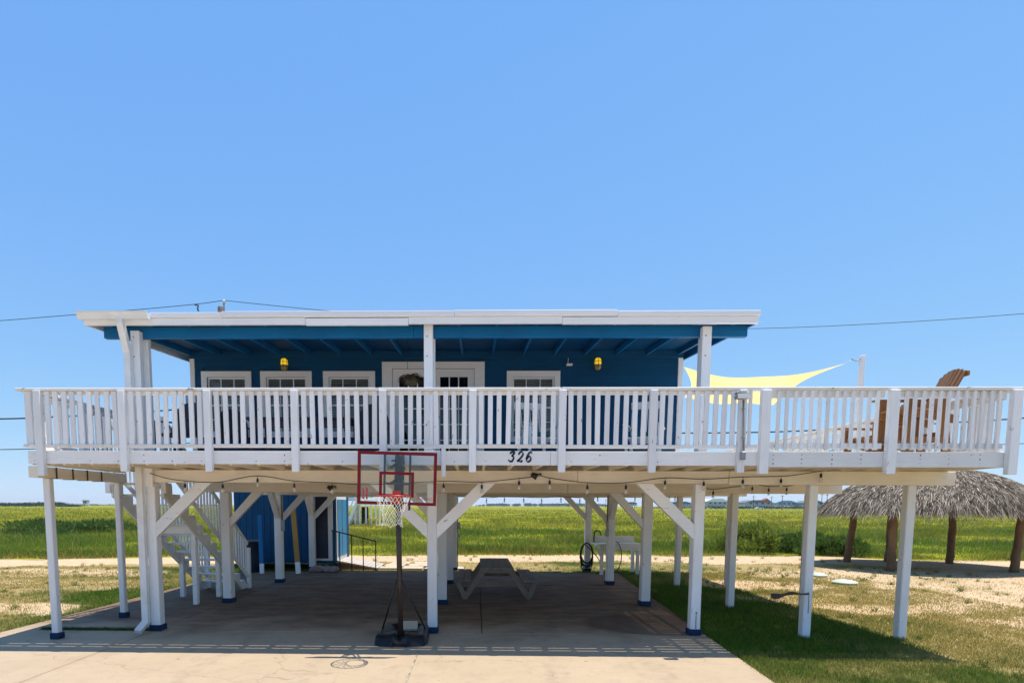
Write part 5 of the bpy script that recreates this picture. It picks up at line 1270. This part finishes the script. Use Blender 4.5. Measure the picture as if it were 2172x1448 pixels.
# hanging fern
fc = at(872, 803, 9.9)
fern = thing('hanging_fern', 'dry brown fern hanging in a basket before the french door', 'plant', fc)
tube('hanger', fern, [at(864, 782, 9.9), Vector((at(864, 782, 9.9).x, 9.9, roofz(9.9) + .02))], .004, M_DARKMETAL, 5)
vs, fs = lathe_geo([(.03, -.12), (.09, -.1), (.12, 0), (.11, .01)], 14); geo_part('basket', fern, ([Vector(v) + fc for v in vs], fs), M_FERN, True)
g = []; q = random.Random(5)
for k in range(90):
    a = q.uniform(0, 6.28); L = q.uniform(.12, .27); up = q.uniform(.02, .12); p = [Vector((math.cos(a) * L * t, math.sin(a) * L * t, up * math.sin(t * 2.4) - .10 * t * t)) + fc for t in (0, .35, .7, 1)]
    sd_ = Vector((-math.sin(a), math.cos(a), 0)); vs = []
    for i, pp in enumerate(p): w_ = (.008, .018, .014, .002)[i]; vs += [pp - sd_ * w_, pp + sd_ * w_]
    g.append((vs, [(2 * i, 2 * i + 1, 2 * i + 3, 2 * i + 2) for i in range(3)]))
V_, F_ = merge(g); add('fronds', mesh('fronds', [v - fc for v in V_], F_, M_FERN), fern, fc)
# floodlight on conduit, fixed to the railing post
fd = thing('flood_light', 'grey floodlight with conduit and box mounted on the front rail post', 'floodlight', at(1575, 975, 8.08))
c = at(1575, 840, 8.02); fdm = add('lamp_head', boxm(.19, .09, .05, M_STEEL, .01), fd, c, Matrix.Rotation(rad(-25), 3, 'X') @ Matrix.Rotation(rad(-4), 3, 'Y'))
geo_part('lens', fdm, ([Vector(v) + c for v in box_geo(-.085, .085, -.058, -.046, -.035, .012)[0]], box_geo(0, 1, 0, 1, 0, 1)[1]), M_BLIND)
geo_part('heat_fins', fdm, [([Vector(v) + c for v in box_geo(-.09 + k * .0195, -.084 + k * .0195, -.03, .035, .026, .045)[0]], box_geo(0, 1, 0, 1, 0, 1)[1]) for k in range(10)], M_DARKMETAL)
tube('conduit', fd, [at(1577, 848, 8.06), at(1577, 955, 8.06)], .014, M_STEEL, 8)
a = at(1576, 966, 8.055); add('junction_box', boxm(.06, .05, .11, M_STEEL, .006), fd, a)
for py in (867, 928): add('conduit_clip', boxm(.06, .02, .012, M_STEEL, .002), fd, at(1577, py, 8.065))
# sail pole and sail
sp_ = thing('sail_pole', 'thin white post on the right deck edge holding the shade sail', 'post', (7.31, 11.2, 2.87)); box('pole', sp_, 7.24, 7.318, 11.16, 11.24, 2.872, 4.94, M_WHITE, .005)
tube('hook', sp_, catmull([(7.24, 11.2, 4.88), (7.19, 11.2, 4.85), (7.12, 11.2, 4.855), (7.08, 11.2, 4.89)]), .008, M_STEEL, 6)
A_, B_, C_, D_ = Vector((4.10, 12.1, 4.96)), Vector((7.02, 11.6, 4.90)), Vector((7.2, 14.2, 3.95)), Vector((4.2, 14.6, 4.62))
n = 22; vs = []
A_, B_, C_, D_ = at(1451, 778, 12.1), at(1796, 768, 11.2), at(1640, 856, 13.9), at(1452, 845, 14.2)
for j in range(n + 1):
    for i in range(n + 1):
        u, v = i / n, j / n
        # edges curve inward between the corners, cloth sags in the middle
        uu = u; vv = v; p = A_ * (1 - u) * (1 - v) + B_ * u * (1 - v) + C_ * u * v + D_ * (1 - u) * v
        cin = Vector(((A_ + B_ + C_ + D_) / 4)); e = .20 * (4 * u * (1 - u)) * abs(2 * v - 1) ** 3 + .12 * (4 * v * (1 - v)) * abs(2 * u - 1) ** 3
        p = p.lerp(cin, e); p.z -= .34 * 4 * u * (1 - u) * (1 - .3 * v) * .55 + .03 * math.sin(u * 9 + v * 5)
        vs.append(p)
fs = [(j * (n + 1) + i, j * (n + 1) + i + 1, (j + 1) * (n + 1) + i + 1, (j + 1) * (n + 1) + i) for j in range(n) for i in range(n)]
sail = thing('shade_sail', 'pale yellow shade sail stretched from the house corner to the pole', 'shade sail', A_)
geo_part('cloth', sail, (vs, fs), M_SAIL, True)
tube('rope', sail, [B_, Vector((7.10, 11.2, 4.87))], .005, M_TRIM, 5)

# ================================================================== UTILITY POLE AND LINES
YP = 40
up = thing('utility_pole', 'dark wooden utility pole rising behind the house roof', 'utility pole', (at(468, 650, YP).x, YP, 0))
xp = at(468, 650, YP).x
tube('pole', up, [(xp, YP, -.3), (xp, YP, at(468, 651, YP).z)], [.26, .20], M_POLEWOOD, 12)
tube('insulator_pin', up, [at(475, 668, YP - .25), at(475, 641, YP - .25)], [.07, .05], M_STEEL, 8)
vs, fs = lathe_geo([(.05, -.12), (.13, -.08), (.08, -.02), (.13, .02), (.05, .10)], 12); c = at(475, 639, YP - .25); add('insulator', mesh('insulator', vs, fs, M_GUTTER, True), up, c)
def line(label, pix, r, Y=YP - .25, group='overhead lines'):
    P = catmull([at(a, b, Y) for a, b in pix], 6); o = thing('power_line', label, 'power line', P[0], group=group); tube('wire', o, P, r, M_CABLE, 5); return o
lt = line('thin top wire running left from the pole behind the roof', [(-300, 702), (0, 680), (100, 672), (200, 664), (320, 654), (420, 644.5), (475, 637)], .022)
tube('clamp', lt, [at(413, 646, YP - .25), at(421, 648, YP - .25), at(419, 654, YP - .25), at(421, 660, YP - .25)], .05, M_DARKMETAL, 6)
line('thin top wire sagging right behind the roof and out of frame', [(475, 637), (600, 650), (740, 663), (1000, 684), (1300, 697), (1608, 696.5), (1900, 684), (2172, 665), (2500, 636)], .020)
line('thick lower cable left of the deck railing, the upper of two', [(-300, 890), (0, 888), (130, 883), (270, 876), (400, 866), (466, 861)], .05)
line('lower cable at the left edge, just below the thick one', [(-300, 955), (0, 953), (200, 947), (466, 936)], .03)
line('sagging lower cable seen through the right railing', [(466, 861), (900, 900), (1300, 916), (1560, 917), (1750, 911), (2000, 897), (2172, 886), (2500, 858)], .05)
line('lowest thin cable near the right edge of the frame', [(466, 936), (1000, 958), (1500, 962), (2150, 941), (2500, 926)], .025)

# ================================================================== FAR NEIGHBOURS
def far_house(label, px0, px1, ytop, Y, wall, roof, storeys=1, red=False, deckw=False):
    x0, x1 = at(px0, 1070, Y).x, at(px1, 1070, Y).x; zt = at(px0, ytop, Y).z; W_ = x1 - x0; D_h = W_ * .7
    h = thing('stilt_house', label, 'house', ((x0 + x1) / 2, Y, 0), group='far houses across the marsh')
    zf = 2.4; ze = zf + (zt - zf) * .58
    n_ = 5
    for k in range(n_):
        for yy in (Y + .3, Y + D_h - .3): xx = x0 + .4 + (W_ - .8) * k / (n_ - 1); box('stilt', h, xx - .15, xx + .15, yy - .15, yy + .15, -.1, zf, M_FARWALL, 0)
    box('wall', h, x0 + .6, x1 - .6, Y, Y + D_h, zf + .2, ze, wall, 0)
    box('deck_edge', h, x0, x1, Y - 1.6, Y - .02, zf, zf + .18, M_FARWALL, 0)
    for k in range(7): xx = x0 + .2 + (W_ - .4) * k / 6; box('rail_post', h, xx - .08, xx + .08, Y - 1.55, Y - 1.4, zf + .19, zf + 1.1, M_FARWALL, 0)
    box('rail', h, x0, x1, Y - 1.56, Y - 1.38, zf + 1.1, zf + 1.25, M_FARWALL, 0)
    for k in range(4): xx = x0 + W_ * (.16 + .21 * k); box('window', h, xx, xx + W_ * .09, Y - .06, Y - .01, zf + 1.1, zf + 2.3, M_FARWIN, 0)
    geo_part('roof', h, prism_geo([(x0 - .2, ze), (x1 + .2, ze), (x0 + W_ * .72, zt), (x0 + W_ * .28, zt)], Y - .6, Y + D_h + .5, 'y'), roof)
    if red: geo_part('red_dormer', h, prism_geo([(x0 + W_ * .55, ze + .3), (x0 + W_ * .95, ze + .3), (x0 + W_ * .75, zt + 1.4)], Y - .7, Y + 4, 'y'), M_FARRED)
    return h
far_house('far stilt house with dark roof beyond the middle right posts', 1330, 1352, 1064, 520, M_FARWALL, M_FARROOF)
far_house('far low house just left of the white-decked one', 1421, 1468, 1063, 430, M_FARBLUE, M_FARROOF)
far_house('far pale house with white deck and pale gabled roof', 1497, 1545, 1057, 400, M_FARWALL, M_GUTTER)
far_house('far house with red roof section right of the pale one', 1580, 1640, 1060, 420, M_FARWALL, M_FARROOF, red=True)
far_house('far blue-roofed long house behind the right posts', 1645, 1690, 1061, 440, M_FARWALL, M_FARBLUE)
far_house('far blue house nearest the thatched roof', 1702, 1748, 1061, 430, M_FARBLUE, M_FARROOF)
fc_ = thing('parked_car', 'tiny white car parked before the red-roofed far house', 'car', (at(1611, 1073, 380).x, 380, 0)); cx = at(1611, 1073, 380).x
geo_part('body', fc_, prism_geo([(cx - 2.4, .35), (cx + 2.4, .35), (cx + 2.4, 1.0), (cx + 1.5, 1.1), (cx + .9, 1.65), (cx - 1.2, 1.65), (cx - 1.9, 1.1), (cx - 2.4, 1.0)], 379, 380.8, 'y'), M_CAR)
geo_part('window', fc_, prism_geo([(cx - 1.6, 1.1), (cx + 1.2, 1.1), (cx + .8, 1.55), (cx - 1.1, 1.55)], 378.95, 378.99, 'y'), M_FARWIN)
for dx in (-1.5, 1.5): vs, fs = lathe_geo([(.2, -.1), (.36, -.1), (.36, .1), (.2, .1)], 12); geo_part('wheel', fc_, ([(cx + dx + x, 379 + z, .36 + y) for x, y, z in vs], fs), M_RUBBER)
# small lookout hut far left
xt = at(180, 1066, 480).x; hut = thing('lookout_hut', 'tiny far hut on legs on the left horizon', 'hut', (xt, 480, 0))
box('cabin', hut, xt - 1.9, xt + 1.9, 480, 483, 2.0, 4.9, M_FARWALL, 0); box('roof', hut, xt - 2.2, xt + 2.2, 479.6, 483.4, 4.91, 5.3, M_FARROOF, 0)
for dx in (-1.6, 1.6): box('leg', hut, xt + dx - .15, xt + dx + .15, 480.2, 480.5, -.1, 1.99, M_FARWALL, 0)
box('window', hut, xt - 1.2, xt + 1.2, 479.93, 479.98, 3.2, 4.3, M_FARWIN, 0); bar('ladder', hut, (xt + 2.0, 480.3, 2.0), (xt + 4.5, 480.3, 0), .6, .12, M_FARWALL)
# far utility poles
for lab, px, py, Y in (('before the red-roofed house', 1599, 1050, 330), ('right of the red-roofed house', 1637, 1052, 360), ('before the blue-roofed long house', 1660, 1049, 320), ('nearest the thatched roof, left of a close pair', 1744, 1045, 300), ('nearest the thatched roof, right of a close pair', 1755, 1046, 310), ('left of the far low house', 1412, 1052, 420), ('above the tree line left of the dark-roofed house', 1285, 1058, 500), ('above the middle of the hazy tree line', 1206, 1061, 600)):
    p = at(px, py, Y); o = thing('far_utility_pole', 'thin distant utility pole ' + lab, 'utility pole', (p.x, Y, 0), group='distant utility poles along the far road'); tube('pole', o, [(p.x, Y, 0), (p.x, Y, p.z)], [.2, .15], M_POLEWOOD, 6); box('crossarm', o, p.x - .9, p.x + .9, Y - .06, Y + .06, p.z - .9, p.z - .7, M_POLEWOOD, 0)
# far scrub and tree lines: one mass each
def far_scrub(name, label, px0, px1, Y, hmax, n, col, seed):
    q = np.random.default_rng(seed); x0, x1 = at(px0, 1070, Y).x, at(px1, 1070, Y).x
    nc = max(40, int((x1 - x0) / (hmax * .25))); cx_ = q.uniform(x0, x1, nc); hh = hmax * (.45 + .55 * fbm(cx_ / hmax, cx_ * 0, seed, 3, .3)) * np.clip(np.minimum(cx_ - x0, x1 - cx_) / (hmax * 4) + .25, .25, 1)
    ci = q.integers(0, nc, n); dv = q.normal(0, 1, (n, 3)); dv /= np.linalg.norm(dv, axis=1)[:, None]
    p = np.stack([cx_[ci], np.full(n, Y) + q.normal(0, hmax, n), hh[ci] * .5], 1) + dv * np.stack([hh[ci] * .9, hh[ci] * .6, hh[ci] * .5], 1) * q.uniform(.4, 1, n)[:, None]
    p[:, 2] = np.maximum(p[:, 2], .0); l = hmax * .09 * q.uniform(.6, 1.5, n)[:, None]
    u = q.normal(0, 1, (n, 3)); u /= np.linalg.norm(u, axis=1)[:, None]; v_ = np.cross(u, dv); v_ /= np.linalg.norm(v_, axis=1)[:, None] + 1e-9
    V = np.stack([p - u * l, p + v_ * l * .6, p + u * l, p - v_ * l * .6], 1).reshape(-1, 3); c = np.array(col)[None] * q.uniform(.6, 1.4, (n, 1))
    o = add(name, np_mesh(name, V, np.arange(4 * n).reshape(n, 4), M_BLADE, np.repeat(c[:, None], 4, 1).reshape(-1, 3), smooth=False)); o['kind'] = 'stuff'; o['label'] = label; o['category'] = 'trees'
far_scrub('far_scrub', 'low dark scrub along the left horizon', -40, 160, 420, 5.0, 6000, (.04, .07, .03), 1)
far_scrub('far_scrub', 'low scrub line along the horizon behind the stairs', 100, 470, 700, 3.4, 5000, (.05, .08, .035), 2)
far_scrub('far_tree_line', 'hazy far tree line on the horizon beyond the picnic table', 1010, 1300, 1500, 13, 16000, (.04, .07, .035), 3)
far_scrub('far_tree_line', 'low dark bushes among the far houses on the right', 1380, 1770, 460, 4.2, 7000, (.03, .055, .025), 4)
far_scrub('far_tree_line', 'thin scrub on the far right horizon', 1760, 2250, 800, 5, 4000, (.05, .08, .035), 5)

# neighbour's stilt house seen through the open bay
NY = 58
nb = thing('neighbour_house', 'pale blue stilt house with white stairs and porch frame beyond the ramp', 'house', (at(770, 1110, NY).x, NY, 0))
nx0 = at(690, 1060, NY).x; nx1 = at(758, 1060, NY).x; nx2 = at(806, 1060, NY).x
box('wall', nb, nx0 - 6, nx1, NY + 1.5, NY + 9, 2.9, 5.6, M_FARBLUE, .02); box('floor_edge', nb, nx0 - 6, nx1 + .1, NY + 1.3, NY + 9.1, 2.6, 2.89, M_TRIM, .02); geo_part('roof', nb, prism_geo([(nx0 - 6.5, 5.61), (nx1 + .6, 5.61), (nx1 - 2, 7.2), (nx0 - 4, 7.2)], NY + .8, NY + 9.6, 'y'), M_FARROOF)
for k in range(5): xx = nx0 - 5.5 + (nx1 - nx0 + 5.2) * k / 4; box('stilt', nb, xx - .1, xx + .1, NY + 1.5, NY + 1.7, -.1, 2.6, M_TRIM, .01)
for yy in (NY - .2, NY + 1.0): bar('stair_stringer', nb, at(736, 1111, NY) * Vector((1, 0, 0)).x if False else (at(737, 1111, NY).x, yy, 0), (nx1 + .3, yy, 3.1), .06, .28, M_TRIM)
for k in range(11): t = (k + .5) / 11; box('tread', nb, at(737, 1111, NY).x + t * (nx1 + .3 - at(737, 1111, NY).x) - .14, at(737, 1111, NY).x + t * (nx1 + .3 - at(737, 1111, NY).x) + .14, NY - .16, NY + .96, t * 3.1, t * 3.1 + .06, M_TRIM, .01)
bar('stair_rail', nb, (at(737, 1111, NY).x, NY - .2, 1.0), (nx1 + .3, NY - .2, 4.1), .06, .12, M_TRIM)
for px in (752, 762, 775, 786, 796, 804): p = at(px, 1110, NY); box('porch_post', nb, p.x - .07, p.x + .07, NY + .3, NY + .44, -.05, 2.1, M_TRIM, .01)
box('porch_roof_edge', nb, nx1 - .3, nx2, NY + .2, NY + 2.6, 2.11, 2.28, M_TRIM, .01); box('slab', nb, nx1 - .6, nx2 + .6, NY - .4, NY + 3, -.06, .05, M_BLOCK, .01)
for px in (766, 771): p = at(px, 1100, NY); box('storage_bin', nb, p.x - .2, p.x + .2, NY + 1.2, NY + 1.7, .06, 1.9, M_DARK, .02)
tb_ = at(789, 1104, NY); yt = thing('garden_table', 'small yellow table on the neighbour\'s porch slab', 'table', (tb_.x, NY - .1, .05))
box('top', yt, tb_.x - .45, tb_.x + .45, NY - .3, NY + .1, .62, .68, M_YELLOW, .01)
for dx in (-.38, .38): box('leg', yt, tb_.x + dx - .04, tb_.x + dx + .04, NY - .24, NY - .16, .05, .62, M_YELLOW, .005)

# ================================================================== AIR
hm = bpy.data.materials.new('sea_haze'); hm.use_nodes = True; hm.node_tree.nodes.clear()
ho = hm.node_tree.nodes.new('ShaderNodeOutputMaterial'); hv = hm.node_tree.nodes.new('ShaderNodeVolumePrincipled')
hv.inputs['Color'].default_value = (.72, .86, 1.0, 1); hv.inputs['Density'].default_value = 0.00016; hv.inputs['Anisotropy'].default_value = 0.2
hm.node_tree.links.new(hv.outputs[0], ho.inputs['Volume'])
hz = add('haze', mesh('haze', *box_geo(-2600, 2600, -60, 2250, -1.5, 24), hm)); hz['kind'] = 'stuff'; hz['label'] = 'thin sea haze over the flat marsh'; hz['category'] = 'haze'
